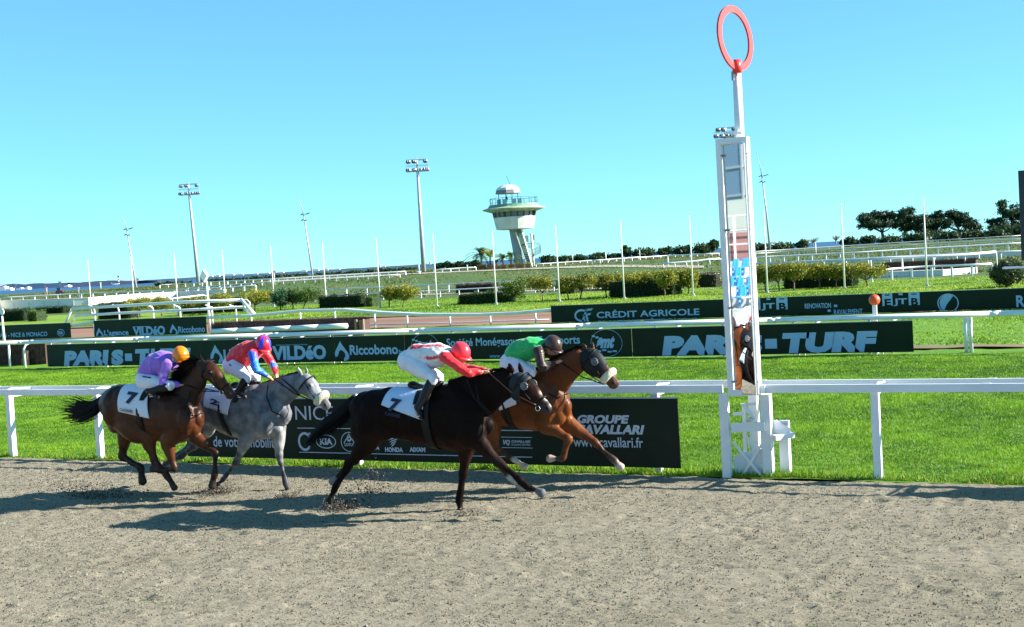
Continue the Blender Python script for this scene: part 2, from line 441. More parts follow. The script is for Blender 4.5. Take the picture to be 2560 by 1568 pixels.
for nm, xs, ys in (('sand_track', np.linspace(-400, -22.9, 30), np.linspace(-1, EDGE, 12)), ('sand_track', np.linspace(2.4, 120, 20), np.linspace(-1, EDGE, 12)), ('sand_track', np.linspace(-23, 2.5, 20), np.linspace(-1, 5.65, 8))):
    grid(nm, xs, ys, lambda X, Y: X*0+.012, SAND)
# turf between the rails, and lawn beyond
def turfz(X, Y): return .025+.02*noise2(X, Y, 21, 1.3)+.012*noise2(X, Y, 22, .3)
tf = grid('turf_course', np.concatenate([np.linspace(-300, -50, 20), np.arange(-49, 1, .25), np.linspace(2, 90, 20)]), np.arange(EDGE-.02, 56.2, .25), turfz, GM)
lawn = grid('lawn', np.linspace(-300, 60, 240), np.linspace(69, 99, 40), lambda X, Y: .05+.03*noise2(X, Y, 25, 3), GL)
DIRT = mat('dirt_track', (0.2460, 0.1271, 0.0779), .95, col2=(0.1804, 0.0984, 0.0656), scale=.8, bump=.5, bscale=6, stretch=(.15, 1, 1))
grid('dirt_track', np.linspace(-300, 60, 300), np.linspace(56.1, 69.2, 30), lambda X, Y: .035+.03*noise2(X, Y, 27, 2)+.14*np.exp(-((Y-62.3)/.35)**2), DIRT)
VERGE = grass_mat('verge', (0.1312, 0.0984, 0.0451), (0.1640, 0.1312, 0.0574), (0.0984, 0.1312, 0.0246), s1=.4, s2=2)
grid('dirt_verge', np.linspace(-300, 60, 200), np.linspace(67.3, 69.6, 6), lambda X, Y: .09+.03*noise2(X, Y, 28, 1), VERGE)
grid('track_edge', np.linspace(-34, 30, 120), np.linspace(37.0, 38.0, 6), lambda X, Y: .075+.04*noise2(X, Y, 29, .7), mat('worn_soil', (.17, .12, .07), .95, col2=(.10, .10, .035), scale=1.5, bump=.5))
PATHM = mat('pale_gravel', (0.3444, 0.3116, 0.2542), .95, col2=(0.2788, 0.2624, 0.1968), scale=.5, bump=.3)

# grass blades on the near turf
def blades(n, x0, x1, y0, y1, hmin, hmax, rng, w=.006):
    X = rng.uniform(x0, x1, n); Y = y0+(y1-y0)*rng.uniform(0, 1, n)**1.25
    keep = (Y > edge(X)) & (X > -Y*1.19) & (X < -Y*.05); X = X[keep]; Y = Y[keep]; n = len(X)
    # bare/worn and lush variation
    nv = noise2(X, Y, 31, .9); nv2 = noise2(X, Y, 32, .35)
    h = rng.uniform(hmin, hmax, n)*(1+.35*nv); a = rng.uniform(0, 2*PI, n); lean = rng.normal(0, .45, (n, 2))*h[:, None]
    dx = np.cos(a)*w; dy = np.sin(a)*w; k = 1+(Y-y0)*.05; dx = dx*k; dy = dy*k
    z0 = turfz(X, Y)-.005
    V = np.stack([np.stack([X-dx, Y-dy, z0], 1), np.stack([X+dx, Y+dy, z0], 1), np.stack([X+lean[:, 0], Y+lean[:, 1], z0+h], 1)], 1).reshape(-1, 3)
    t = np.clip(.5+.55*nv+.45*nv2+.35*noise2(X*.4, Y, 33, 2.2)+rng.normal(0, .22, n), 0, 1)[:, None]
    c = (1-t)*np.array((0.0487, 0.1469, 0.0082))+t*np.array((0.1840, 0.3569, 0.0180))
    yel = ((rng.uniform(0, 1, n) < .06+.30*np.exp(-(Y-y0)/.5)))[:, None]
    c = np.where(yel, np.array((0.3149, 0.3936, 0.0328)), c)
    return V, np.arange(3*n).reshape(-1, 3), np.repeat(c, 3, 0)
V, Fc, C = blades(1250000, -42, -.6, EDGE, 35.5, .022, .052, np.random.default_rng(41))
o = mk('grass', V, Fc, BLADE, None, False, C); tag(o, 'short bright green turf blades along the near rail', 'grass', kind='stuff')
V, Fc, C = blades(9000, -21.5, -.6, EDGE-.12, 17.25, .05, .12, np.random.default_rng(42), .01)
o = mk('weeds', V, Fc, BLADE, None, False, C); tag(o, 'longer yellow green tufts on the edge of the sand', 'weeds', kind='stuff')

def tufts(n, x0, x1, y0, y1, zf, size, cols, rng, name, label):
    X = rng.uniform(x0, x1, n); Y = rng.uniform(y0, y1, n); Z = np.array([zf(a, b) for a, b in zip(X, Y)])
    a = rng.uniform(0, 2*PI, n); sz = size*rng.uniform(.5, 1.4, n)*(1+.5*noise2(X, Y, 61, 2.5)); dx = np.cos(a)*sz*.6; dy = np.sin(a)*sz*.6; ln = rng.normal(0, .4, (n, 2))*sz[:, None]
    V = np.stack([np.stack([X-dx, Y-dy, Z], 1), np.stack([X+dx, Y+dy, Z], 1), np.stack([X+ln[:, 0], Y+ln[:, 1], Z+sz], 1)], 1).reshape(-1, 3)
    t = np.clip(.5+.6*noise2(X, Y, 62, 6)+.4*noise2(X, Y, 63, 1.5)+rng.normal(0, .15, n), 0, 1)[:, None]; c = (1-t)*np.array(cols[0])+t*np.array(cols[1])
    o = mk(name, V, np.arange(3*n).reshape(-1, 3), BLADE, None, False, np.repeat(c, 3, 0)); tag(o, label, 'grass', kind='stuff')
tufts(90000, -75, 0, 69.5, 99, lambda x, y: .05, .06, ((.06, .17, .012), (.26, .36, .03)), np.random.default_rng(71), 'lawn_grass', 'bright yellow green lawn blades around the small trees')
tufts(110000, -230, 30, 108, 235, lambda x, y: terr(x, y)-.03, .15, ((.04, .095, .015), (.17, .16, .055)), np.random.default_rng(72), 'rough_grass', 'rough olive and dark green grass on the bank below the tower')
tufts(30000, -9, 9, 38.5, 56, lambda x, y: .02, .05, ((.06, .17, .012), (.22, .36, .03)), np.random.default_rng(73), 'turf_blades', 'mown turf between the middle and far rails at the right')
# clods on the sand: loose fibre and crumbs
def clods(name, pts, smin, smax, cols, rng, label, cat):
    n = len(pts); pts = np.asarray(pts)
    base = np.array([(1, 0, 0), (-1, 0, 0), (0, 1, 0), (0, -1, 0), (0, 0, 1), (0, 0, -1)], float)
    fc = np.array([(0, 2, 4), (2, 1, 4), (1, 3, 4), (3, 0, 4), (2, 0, 5), (1, 2, 5), (3, 1, 5), (0, 3, 5)])
    s = rng.uniform(smin, smax, (n, 1, 1))*rng.uniform(.4, 1.4, (n, 1, 3)); j = rng.normal(0, .25, (n, 6, 3))
    a = rng.uniform(0, PI, n); R = np.zeros((n, 3, 3)); R[:, 0, 0] = np.cos(a); R[:, 0, 1] = -np.sin(a); R[:, 1, 0] = np.sin(a); R[:, 1, 1] = np.cos(a); R[:, 2, 2] = 1
    V = np.einsum('nij,nkj->nki', R, (base[None]+j)*s)+pts[:, None]
    F2 = (np.arange(n)[:, None, None]*6+fc[None]).reshape(-1, 3)
    cc = np.array(cols)[rng.integers(0, len(cols), n)]
    o = mk(name, V.reshape(-1, 3), F2, mat('clod', (1, 1, 1), .95, attr=True), None, False, np.repeat(cc, 6, 0)); tag(o, label, cat, kind='stuff'); return o
r_ = np.random.default_rng(51); n_ = 90000
cxs = r_.uniform(-21, .5, n_); cys = 7+(EDGE-7.1)*r_.uniform(0, 1, n_)
clods('sand_crumbs', np.stack([cxs, cys, .022+.02*noise2(cxs, cys, 11, .16)], 1), .003, .009, [(.24, .22, .16), (.08, .065, .05), (.28, .25, .19), (.05, .04, .035), (.06, .05, .04)], r_, 'loose pale and dark crumbs lying on the sand track', 'sand crumbs')

# ================================================================ RAILS
# near double rail
nr = empty('running_rail', (-10, 17.3, 0), 'near white double running rail beside the sand track', 'rail')
YF, YB = 17.02, 17.62
for nm, yy, seam in (('front_beam', YF, 1.9), ('rear_beam', YB, 1.9)):
    mb = MB(); x = -60
    segs = []
    while x < 12: segs.append(x); x += 3.05
    for i, a in enumerate(segs):
        if nm == 'front_beam' and a < -5.45 < a+3.05:
            mb.box(((a-5.47)/2, yy, 1.25), (-5.47-a-.004, .05, .105)); mb.box(((-4.86+a+3.05)/2, yy-.04, 1.25), (a+3.05+4.86-.004, .05, .105)); continue
        dz = .004*math.sin(i*2.3)
        mb.box((a+1.525, yy, 1.25+dz), (3.046, .05, .105)); mb.box((a+.03, yy, 1.25+dz), (.10, .06, .113))
    mb.build(nm, RAILW, nr)
post_x = [G(40, 1143).x, G(254, 1150).x, G(574, 1149).x, G(935, 1157).x, G(1284, 1168).x, G(1652, 1187).x, G(2210, 1192).x, -.9, 1.6, -21.7, -24, -26.4]
for x in post_x:
    mb = MB(); mb.box((x, YF+.085, .60), (.100, .10, 1.22)); mb.box((x, YF+.085, .006), (.18, .16, .03))
    mb.build('post', RAILW, nr)
    mb = MB(); mb.box((x, (YF+YB)/2+.02, 1.17), (.05, YB-YF-.1, .05)); mb.tube([(x+.04, YF+.03, 1.285), (x+.04, YF+.12, 1.31), (x+.04, YF+.3, 1.29), (x+.04, YB-.03, 1.27)], .016, 8)
    mb.build('bracket', RAILW, nr)
# second double tube rail at Y=36
def tube_rail(name, label, Yr, z, x0, x1, posts, r=.06, gap=.55, group=None, hgt=None):
    e = empty(name, ((x0+x1)/2, Yr, 0), label, 'rail', group)
    for nm, yy in (('front_tube', Yr), ('rear_tube', Yr+gap)):
        mb = MB(); a = x0
        while a < x1:
            b = min(a+6.0, x1); mb.tube([(a, yy, z), (b-.01, yy, z)], r, 12); mb.tube([(b-.12, yy, z), (b+.1, yy, z)], r*1.12, 12); a = b
        mb.build(nm, RAILW, e, True)
    for x in posts:
        mb = MB(); mb.tube([(x, Yr+.02, 0), (x, Yr+.02, z-.02)], .045, 8); mb.build('post', RAILW, e, True)
        mb = MB(); mb.tube([(x+.55, Yr+gap*.5, 0), (x+.55, Yr+gap*.5, z-.25), (x+.6, Yr+gap*.6, z-.1), (x+.72, Yr+gap*.9, z-.03)], .045, 8); mb.build('post', RAILW, e, True)
    return e
RX = [P(x, 850, 36).x for x in (22, 127, 237, 345, 465, 592, 705, 825, 990, 1132, 1300, 1445, 1640, 1810, 1985, 2175)]
rail2 = tube_rail('running_rail', 'middle white tube rail standing just behind the front row of boards', 35.95, 1.03, -70, 25, RX+[1.4, 7, -46, -52])
for px_ in (2413, 2425):
    x = G(px_, 886).x; MB().tube([(x, 36.0, 0), (x, 36.0, 1.0)], .05, 8).build('post', RAILW, rail2, True)
# far rail of the turf course at Y=56, dipping and rising
r3px = [(-60, 834), (0, 828), (170, 812), (230, 802), (400, 795), (625, 786), (760, 773), (860, 771), (950, 778), (1050, 783), (1200, 783), (1290, 779), (1400, 769), (1900, 748), (2560, 723), (2800, 714)]
r3 = [P(x, y+4, 56) for x, y in r3px]
e3 = empty('running_rail', (-25, 56, 0), 'far white rail of the turf course, rising and dipping behind the back row of boards', 'rail')
for dy, nm in ((0, 'front_tube'), (.5, 'rear_tube')):
    MB().tube([(p.x, 56+dy, p.z) for p in r3], .085 if dy == 0 else .06, 10).build(nm, RAILW, e3, True)
def r3z(x):
    for a, b in zip(r3, r3[1:]):
        if a.x <= x <= b.x: return a.z+(b.z-a.z)*(x-a.x)/(b.x-a.x)
    return 1.0
for px in (230, 345, 625, 748, 835, 934, 1015, 1122, 1223, 1337, 1420, 1560, 1720, 1870, 1990, 2150, 2330, 2500, 60):
    x = P(px, 800, 56).x
    MB().tube([(x, 56.12, 0), (x, 56.12, r3z(x)-.05)], .045, 8).build('post', RAILW, e3, True)
# low inner rail on the dirt track
e = empty('low_rail', (-30, 57.6, 0), 'low thin white rail on the dirt track behind the brush fence gap', 'rail')
mb = MB(); pts = [P(x, y, 58.5) for x, y in ((900, 813), (1100, 808), (1300, 801), (1372, 799))]
mb.tube(pts, .03, 8).build('top_tube', RAILW, e, True)
for px, yy in ((944, 812), (1040, 809), (1141, 806), (1245, 803), (1330, 800)):
    p = P(px, yy, 58.5); MB().tube([(p.x, p.y, 0), (p.x, p.y, p.z)], .03, 6).build('post', RAILW, e, True)
# wing rails above the far rail, left
ew = empty('hurdle_wing', (P(400, 790, 56.3).x, 56.3, 0), 'white three bar hurdle wing with sloping ends behind the left boards', 'hurdle wing')
def ply(pts, Yw): return [P(x, y, Yw) for x, y in pts]
MB().tube(ply([(180, 772), (300, 765), (450, 756), (605, 750)], 56.3), .09, 10).build('top_bar', RAILW, ew, True)
MB().tube(ply([(188, 790), (300, 783), (450, 776), (612, 768)], 56.3), .08, 10).build('middle_bar', RAILW, ew, True)
for a, b, w in (((180, 772), (163, 809), .07), ((190, 790), (178, 808), .05), ((602, 748), (636, 785), .09), ((609, 768), (624, 788), .06)):
    MB().tube([P(*a, 56.25), P(*b, 56.25)], w, 8).build('end_strut', RAILW, ew, True)
MB().tube(ply([(604, 748), (617, 749), (625, 757), (624, 768)], 56.7), .03, 8).build('hoop', RAILW, ew, True)
for px in (226, 287, 373, 440, 520, 580):
    pt = P(px, 762, 56.45); MB().tube([(pt.x, 56.75, 0), (pt.x, 56.75, 1.5), (pt.x-.03, 56.7, pt.z-.15), (pt.x-.15, 56.4, pt.z)], .045, 8).build('upright', RAILW, ew, True)

# ================================================================ BOARDS
def board(label, X0, X1, z0, z1, Y, texts, thick=.03, letmat=None, name='advertising_board', group=None, posts=()):
    e = empty(name, ((X0+X1)/2, Y, 0), label, 'advertising board', group)
    mb = MB(); n = max(2, int((X1-X0)/.5)); V = []; Fc = []
    MB().box(((X0+X1)/2, Y+thick/2, (z0+z1)/2), (X1-X0, thick, z1-z0)).build('panel', BOARD, e)
    MB().bar((X0, Y+.004, z1+.006), (X1, Y+.004, z1+.006), .03, .018).build('edge_trim', mat('trim', (.35, .38, .40), .4), e)
    lb = MB(); texts(lb, Y-.006)
    if lb.V: lb.build('lettering', letmat or LET, e)
    for x in posts:
        MB().box((x, Y+thick+.03, z0/2+.1), (.04, .04, z0+.2)).build('leg', RAILW, e)
    return e
def X_(px, Y, y=850): return P(px, y, Y).x
# near board
def t_near(mb, Y):
    tx(mb, 'NICE', (739, 1050), (832, 1015), Y, 0.0)
    tx(mb, 'de votre mobilité', (534, 1117), (696, 1093), Y, .012)
    for a, b in (((743, 1073), (1333, 1074)), ((748, 1134.5), (1330, 1139))):
        p = P(*a, Y); q = P(*b, Y); zz = (p.z+q.z)/2; mb.box(((p.x+q.x)/2, Y, zz), (q.x-p.x, .003, .012))
    c = P(762, 1104, Y); ringp(mb, (c.x, c.z), .135, .155, .04, Y, 24, .75, 2*PI-.6); mb.box((c.x+.1, Y, c.z+.10), (.05, .003, .09))
    c = P(815, 1104, Y); ringp(mb, (c.x, c.z), .195, .115, .016, Y); put_text(mb, 'KIA', c.x-.12, c.x+.125, c.z-.055, c.z+.055, Y, .05)
    c = P(873, 1105, Y); ringp(mb, (c.x, c.z), .16, .16, .012, Y); ringp(mb, (c.x, c.z+.05), .05, .045, .03, Y); put_text(mb, 'LOTUS', c.x-.09, c.x+.09, c.z-.07, c.z-.02, Y, .03)
    poly(mb, [(c.x-.11, c.z-.02), (c.x-.095, c.z-.03), (c.x, c.z+.12), (c.x+.095, c.z-.03), (c.x+.11, c.z-.02), (c.x, c.z+.14)], Y)
    tx(mb, 'A', (939, 1125), (950, 1117), Y, .04, .2)
    tx(mb, 'HONDA', (963, 1130), (1007, 1119), Y, .05)
    p = P(982, 1107, Y)
    for k in range(4):
        z = p.z+.07-k*.035; poly(mb, [(p.x-.09+.02*k, z-.035), (p.x+.10-.02*k, z+.015), (p.x+.11-.02*k, z+.035), (p.x-.02, z)], Y)
    tx(mb, 'AIXAM', (1024, 1130), (1063, 1119), Y, .05)
    p = P(1254, 1117, Y); q = P(1330, 1096, Y)
    for zz in (p.z-.012, q.z+.012): mb.box(((p.x+q.x)/2, Y, zz), (q.x-p.x, .003, .008))
    tx(mb, 'VQ', (1255, 1114), (1276, 1100), Y, .05, .25); tx(mb, 'CAVALLARI', (1278, 1107), (1326, 1101), Y, .03, .25); tx(mb, 'OCCASIONS CERTIFIÉES !', (1278, 1114), (1327, 1109), Y, .01)
    tx(mb, 'GROUPE', (1441, 1058.5), (1573, 1038), Y, .05, .28); tx(mb, 'CAVALLARI', (1436, 1085), (1611, 1063), Y, .05, .28)
    tx(mb, 'www.cavallari.fr', (1434, 1117), (1607, 1094), Y, .01)
board('near dark green car dealer board hung on the near rail behind the horses', -15.03, -6.11, .14, 1.13, 16.93, t_near, .02)
board('dark green board hung on the near rail past the right edge', -1.25, 4.5, .14, 1.12, 16.93, lambda mb, Y: None, .02)
# front row (Y=35.8)
Y2 = 35.8
YT = P(1655, 877, Y2); YT2 = P(2193, 814, Y2); WPT = YT2.x-YT.x
def pt_board(x0):
    def f(mb, Y):
        # heavy slanted display capitals cut with a horizontal slot through the S
        z0, z1 = .10, .10+(YT2.z-YT.z)*1.0
        put_text(mb, 'PARI', x0, x0+WPT*.372, z0, z1, Y, .075, .18)
        put_text(mb, 'S', x0+WPT*.385, x0+WPT*.49, z0, z1, Y, .08, .10)
        mb.box((x0+WPT*.525, Y, z0+.285), (WPT*.055, .003, .28))
        put_text(mb, 'TURF', x0+WPT*.565, x0+WPT, z0, z1, Y, .075, .18)
    return f
xa = X_(118, Y2, 890); xb = X_(500, Y2, 880); xc = X_(837, Y2, 880); xd = X_(1012, Y2, 880); xe = X_(1580, Y2, 860); xf = X_(2283, Y2, 850)
ZB0, ZB1 = .08, .93
board('dark green newspaper board with capitals tinted by blue skylight, leftmost of the front row', xa, xb-.01, ZB0, ZB1, Y2, pt_board(P(160, 911, Y2).x), letmat=LET_SKY, posts=[X_(265, Y2, 900)])
def t_vil(mb, Y):
    a = P(527, 908, Y); b = P(556, 861, Y); flame(mb, a.x, b.x, a.z, b.z, Y)
    tx(mb, "L'agence", (560, 903), (668, 871), Y, .03)
    tx(mb, 'VILDéO', (682, 901), (814, 862), Y, .05); tx(mb, 'COMMUNICATION NUMÉRIQUE URBAINE', (690, 865), (768, 859.5), Y, .01)
board('dark green board with flame mark and agency name behind the red and blue jockey', xb+.01, xc-.01, ZB0, ZB1, Y2, t_vil, letmat=LET_SKY, posts=[X_(x, Y2, 900) for x in (592, 714, 732)])
def t_ric(mb, Y):
    a = P(838, 903, Y); b = P(871, 852, Y); flame(mb, a.x, b.x, a.z, b.z, Y)
    tx(mb, 'Riccobono', (875, 888), (994, 860), Y, .03); tx(mb, '.fr', (995, 885), (1005, 874), Y, .01)
board('dark green board with second flame mark and the name ending in fr', xc+.01, xd-.01, ZB0, ZB1, Y2, t_ric, letmat=LET_SKY, posts=[X_(x, Y2, 900) for x in (832, 850, 998)])
def smt(mb, Y, cxp, cyp):
    c = P(cxp, cyp, Y); ringp(mb, (c.x, c.z), .52, .42, .012, Y)
    put_text(mb, 'smt', c.x-.36, c.x+.32, c.z-.16, c.z+.22, Y, .06, .3)
    for k in range(4): mb.box((c.x-.25+k*.17, Y, c.z-.24+.03*math.sin(k*2)), (.13, .003, .05))
    for k in range(3): mb.box((c.x-.42+k*.12, Y, c.z+.22-.04*k), (.10, .003, .06))
def t_soc(mb, Y):
    smt(mb, Y, 1062, 866); smt(mb, Y, 1516, 858)
    tx(mb, 'Société Monégasque de Transports', (1117, 873), (1449, 838), Y, .02); tx(mb, 'www.', (1224, 895), (1252, 888), Y, .01)
board('dark green transport company board behind the green jockey, with two round marks', xd+.01, xe-.01, ZB0, ZB1, Y2, t_soc, letmat=LET_SKY)
board('dark green newspaper board with capitals tinted by blue skylight, rightmost of the front row', xe+.01, xf, ZB0, ZB1, Y2, pt_board(YT.x), letmat=LET_SKY, posts=[X_(x, Y2, 880) for x in (1996, 2010, 2190, 2205)])
# back row (Y=55.85)
Y3 = 55.85
def t_b1(mb, Y):
    tx(mb, 'GROUPE CAVALLARI - NICE & MONACO', (-85, 847), (118, 829), Y, .02)
    c = P(152, 832, Y); ringp(mb, (c.x, c.z), .30, .22, .035, Y); put_text(mb, 'KIA', c.x-.19, c.x+.19, c.z-.10, c.z+.10, Y, .05)
board('dark green city names board at the left edge in the back row', X_(-130, Y3), X_(178, Y3), .05, .93, Y3, t_b1, letmat=LET_SKY)
def t_b2(mb, Y):
    a = P(241, 846, Y); b = P(258, 819, Y); flame(mb, a.x, b.x, a.z, b.z, Y); tx(mb, "L'agence", (261, 844), (321, 823), Y, .03)
    tx(mb, 'VILDéO', (333, 840), (412, 814), Y, .05)
    p = P(333, 818.5, Y); q = P(372, 816, Y); mb.box(((p.x+q.x)/2, Y, q.z), (q.x-p.x, .003, .03))
    a = P(425, 840, Y); b = P(444, 809, Y); flame(mb, a.x, b.x, a.z, b.z, Y); tx(mb, 'Riccobono', (446, 833), (512, 814), Y, .03)
board('dark green board with two flame marks under the white hurdle wing', X_(237, Y3), X_(518, Y3), .05, 1.0, Y3, t_b2, letmat=LET_SKY)
def t_ca(mb, Y):
    tx(mb, 'CRÉDIT AGRICOLE', (1492, 796), (1748, 767), Y, .02); tx(mb, "PROVENCE CÔTE D'AZUR", (1496, 815), (1748, 791), Y, .02)
    c = P(1459, 789, Y); ringp(mb, (c.x-.1, c.z), .38, .30, .09, Y, 20, .6, 5.3)
    poly(mb, [(c.x-.12, c.z-.28), (c.x+.0, c.z-.28), (c.x+.22, c.z+.30), (c.x+.12, c.z+.30)], Y); poly(mb, [(c.x+.14, c.z+.30), (c.x+.5, c.z+.33), (c.x+.42, c.z+.23), (c.x+.2, c.z+.22)], Y)
    poly(mb, [(c.x-.05, c.z+.02), (c.x+.38, c.z+.12), (c.x+.35, c.z+.03), (c.x-.03, c.z-.07)], Y); poly(mb, [(c.x+.1, c.z-.02), (c.x+.2, c.z-.02), (c.x+.26, c.z-.28), (c.x+.15, c.z-.28)], Y)
DKL = []
def t_ej(mb, Y, off=0):
    for (l, r) in ((2207, 2231), (2273, 2299)):
        a = P(l-off, 783, Y); b = P(r-off, 742, Y); w = b.x-a.x; xm = (a.x+b.x)/2
        mb.box((xm, Y, .54), (w, .003, .44)); mb.box((xm, Y, .835), (w, .003, .05))
        for sx in (-1, 1): mb.box((xm+sx*w*.37, Y, .785), (w*.26, .003, .05))
        DKL.append((chr(69) if l < 2250 else 'B', a.x+w*.22, b.x-w*.15, .30, .62, Y-.004))
    a = P(2235-off, 783, Y); b = P(2269-off, 783, Y)
    put_text(mb, 'JT', a.x, b.x, .30, .62, Y, .03)
    c = P(2252-off, 748, Y); mb.box((c.x, Y, .80), (.17, .003, .08))
board('dark green bank board with large name, in the back row beside the finish post', X_(1378, Y3, 790), X_(1822, Y3, 780), .05, .86, Y3, t_ca, letmat=LET_SKY)
def t_r(mb, Y):
    t_ej(mb, Y, 331); t_ej(mb, Y, 0)
    tx(mb, 'RENOVATION', (2012, 772), (2077, 757), Y, .02); tx(mb, 'RAVALEMENT', (2085, 787), (2156, 772), Y, .02)
    for q in ((2089, 765), (2073, 777)): p = P(*q, Y); mb.box((p.x, Y, p.z), (.14, .003, .1))
    c = P(2370, 755, Y); ringp(mb, (c.x, c.z-.05), .43, .40, .045, Y)
    V = [(c.x+.34*math.cos(a), c.z-.05+.36*math.sin(a)) for a in np.linspace(.9, 4.2, 14)]; poly(mb, V+[(c.x-.05, c.z-.1)], Y)
    tx(mb, 'R', (2541, 768), (2562, 738), Y, .03)
eb = board('dark green renovation board with tower letters and round mark, far right of the back row', X_(1824, Y3, 780), X_(2760, Y3, 740), .05, .86, Y3, t_r, letmat=LET_SKY)
mb = MB()
for t_, x0_, x1_, z0_, z1_, y_ in DKL: put_text(mb, t_, x0_, x1_, z0_, z1_, y_, .04)
mb.build('dark_lettering', BOARD, eb)

# ================================================================ FINISH POST
fp = empty('finish_post', (-5.12, 17.1, 0), 'white winning post with tall mirror and red ring on top', 'finish post')
MIRROR = mat('mirror_glass', (.86, .88, .9), .015, 1.0)
REDP = mat('red_paint', (.78, .045, .04), .35, col2=(.70, .05, .05), scale=3)
YM = 16.9
def zpx(x, y, Y=YM): return P(x, y, Y)
fr_b = zpx(1845, 990).z; fr_t = zpx(1835, 344).z; fxl = -5.362; fxr = -4.93
# hollow white frame (front faces the stand), open box section behind
NM = math.radians(18.0)   # the mirror is turned a little up the course
mb = MB(); zc = (fr_b+fr_t)/2; hh = fr_t-fr_b; dep = .16
for x in (fxl+.035, fxr-.035): mb.box((x, YM+dep/2, zc), (.07, dep, hh))
for z in (fr_b+.04, fr_t-.04): mb.box(((fxl+fxr)/2, YM+dep/2+.002, z), (fxr-fxl-.14, dep, .08))
mb.build('frame', WHITE, fp)
mxl = P(1829, 700, YM-.02).x; mxr = P(1872, 700, YM-.02).x; mzt = P(1838, 363, YM).z; mzb = P(1850, 984, YM).z
mc = Vector(((mxl+mxr)/2-.005, YM-.01, (mzt+mzb)/2)); mw = .315; mh = mzt-mzb
Rm = Matrix.Rotation(-NM, 3, 'Z')
MB().box(mc, (mw, .006, mh), M=Rm).build('mirror', MIRROR, fp)
mb = MB()
for sx in (-1, 1): mb.box(mc+Rm@Vector((sx*(mw/2+.006), .004, 0)), (.012, .02, mh+.03), M=Rm)
for sz in (-1, 1): mb.box(mc+Rm@Vector((0, .004, sz*(mh/2+.006))), (mw-.001, .019, .012), M=Rm)
mb.build('mirror_trim', mat('alu', (.45, .47, .5), .35, .7), fp)
for sx in (-1, 1):
    ys_ = [387, 575, 770, 955]
    zs_ = [P(1830, y, YM).z for y in ys_]
    for i, z in enumerate(zs_):
        MB().box((mc.x+sx*(mw/2+.0), YM+.05, z), (.05, .05, .03)).ball((mc.x+sx*(mw/2+.02), YM-.01, z), .012, 8).build('clamp', mat('bolt_grey', (.25, .26, .28), .4, .6), fp)
    for a, b in zip(zs_, zs_[1:]):
        MB().tube([(mc.x+sx*(mw/2+.002), YM+.10, a-.03), (mc.x+sx*(mw/2+.002), YM+.10, b+.03)], .015, 8).build('side_tube', WHITE, fp, True)
# upper mast leaning slightly, and ring
q_ = P(1849, 338, 17.12); mB_ = P(1842, 178, 17.12); mA = Vector((q_.x, 17.12, 4.2))
MB().tube([mA, q_, mB_], [.066, .064, .058], 16).build('mast', WHITE, fp, True)
MB().tube([P(1843, 183, 17.0), P(1841, 150, 17.0)], .062, 14).build('ring_clamp', REDP, fp, True)
MB().bar(P(1812, 333, 17.0), P(1856, 333, 17.0), .06, .03).bar(P(1838, 345, 17.0), P(1845, 322, 17.0), .02, .03).build('mast_bracket', WHITE, fp)
MB().box(P(1832, 190, 16.98), (.03, .03, .12)).build('cable_clip', mat('bolt_grey', (.25, .26, .28), .4, .6), fp)
rc = P(1838, 96, 17.05); na_ = math.radians(104)
nrm = Vector((math.sin(na_), math.cos(na_), 0)); side_ = Vector((nrm.y, -nrm.x, 0)); tilt = Matrix.Rotation(math.radians(-3.5), 3, 'Y')
mb = MB(); R1 = .445; n = 72; V = []
for k in range(n):
    a = 2*PI*k/n
    for r__, o_ in ((R1, .014), (R1, -.014), (.350, -.014), (.350, .014)):
        V.append(rc+tilt@(side_*math.cos(a)*r__+Vector((0, 0, 1))*math.sin(a)*r__+nrm*o_))
Fc = []
for k in range(n):
    k2 = (k+1) % n
    for j in range(4): Fc.append((k*4+j, k*4+(j+1) % 4, k2*4+(j+1) % 4, k2*4+j))
mb.add(V, Fc); mb.build('ring', REDP, fp)
V = []; Fc = []
# lower steelwork: legs, cross members, brace, plates
def leg(xp, yt, yb, Y, w, d): 
    a = P(xp, yb, Y); z1 = P(xp, yt, Y).z
    return MB().box((a.x, Y, z1/2), (w, d, z1))
leg(1819, 985, 1190, 16.95, .115, .10).build('leg', WHITE, fp)
leg(1924, 985, 1190, 17.12, .13, .14).build('leg', WHITE, fp)
leg(1966, 1052, 1190, 17.3, .13, .12).build('leg', WHITE, fp)
leg(1893, 985, 1192, 17.35, .12, .12).build('leg', WHITE, fp)
a = P(1829, 1070, 16.98); b = P(1913, 1066, 17.05); MB().bar(a, b, .08, .12).build('cross_beam', WHITE, fp)
a = P(1935, 1095, 17.0); b = P(1982, 1087, 17.22); MB().bar(a, b, .1, .07).build('cross_beam', WHITE, fp)
for a, b in (((1832, 1105), (1902, 1188)), ((1855, 1192), (1905, 1110))): MB().bar(P(*a, 17.06), P(*b, 17.06), .025, .035).build('brace', WHITE, fp)
mb = MB(); q = [P(x, y, 17.12) for x, y in ((1834, 1140), (1880, 1128), (1914, 1120), (1914, 1190), (1834, 1190))]
mb.add(q+[v+Vector((0, .012, 0)) for v in q], [(0, 1, 2, 3, 4), (9, 8, 7, 6, 5)]+[(i, i+5, (i+1) % 5+5, (i+1) % 5) for i in range(5)]); mb.build('gusset_plate', WHITE, fp)
MB().bar(P(1862, 1015, 17), P(1884, 1048, 17.05), .03, .05).bar(P(1852, 1012, 17), P(1888, 1010, 17), .05, .03).bar(P(1834, 1035, 17), P(1858, 1034, 17), .05, .04).build('lever', WHITE, fp)
MB().bar(P(1860, 1015, 17.3), P(1864, 1130, 17.3), .05, .05).bar(P(1866, 1090, 17.3), P(1880, 1125, 17.3), .02, .03).build('inner_rod', WHITE, fp)
mb = MB(); c = P(1873, 1050, 16.95)
for k in range(18):
    pass
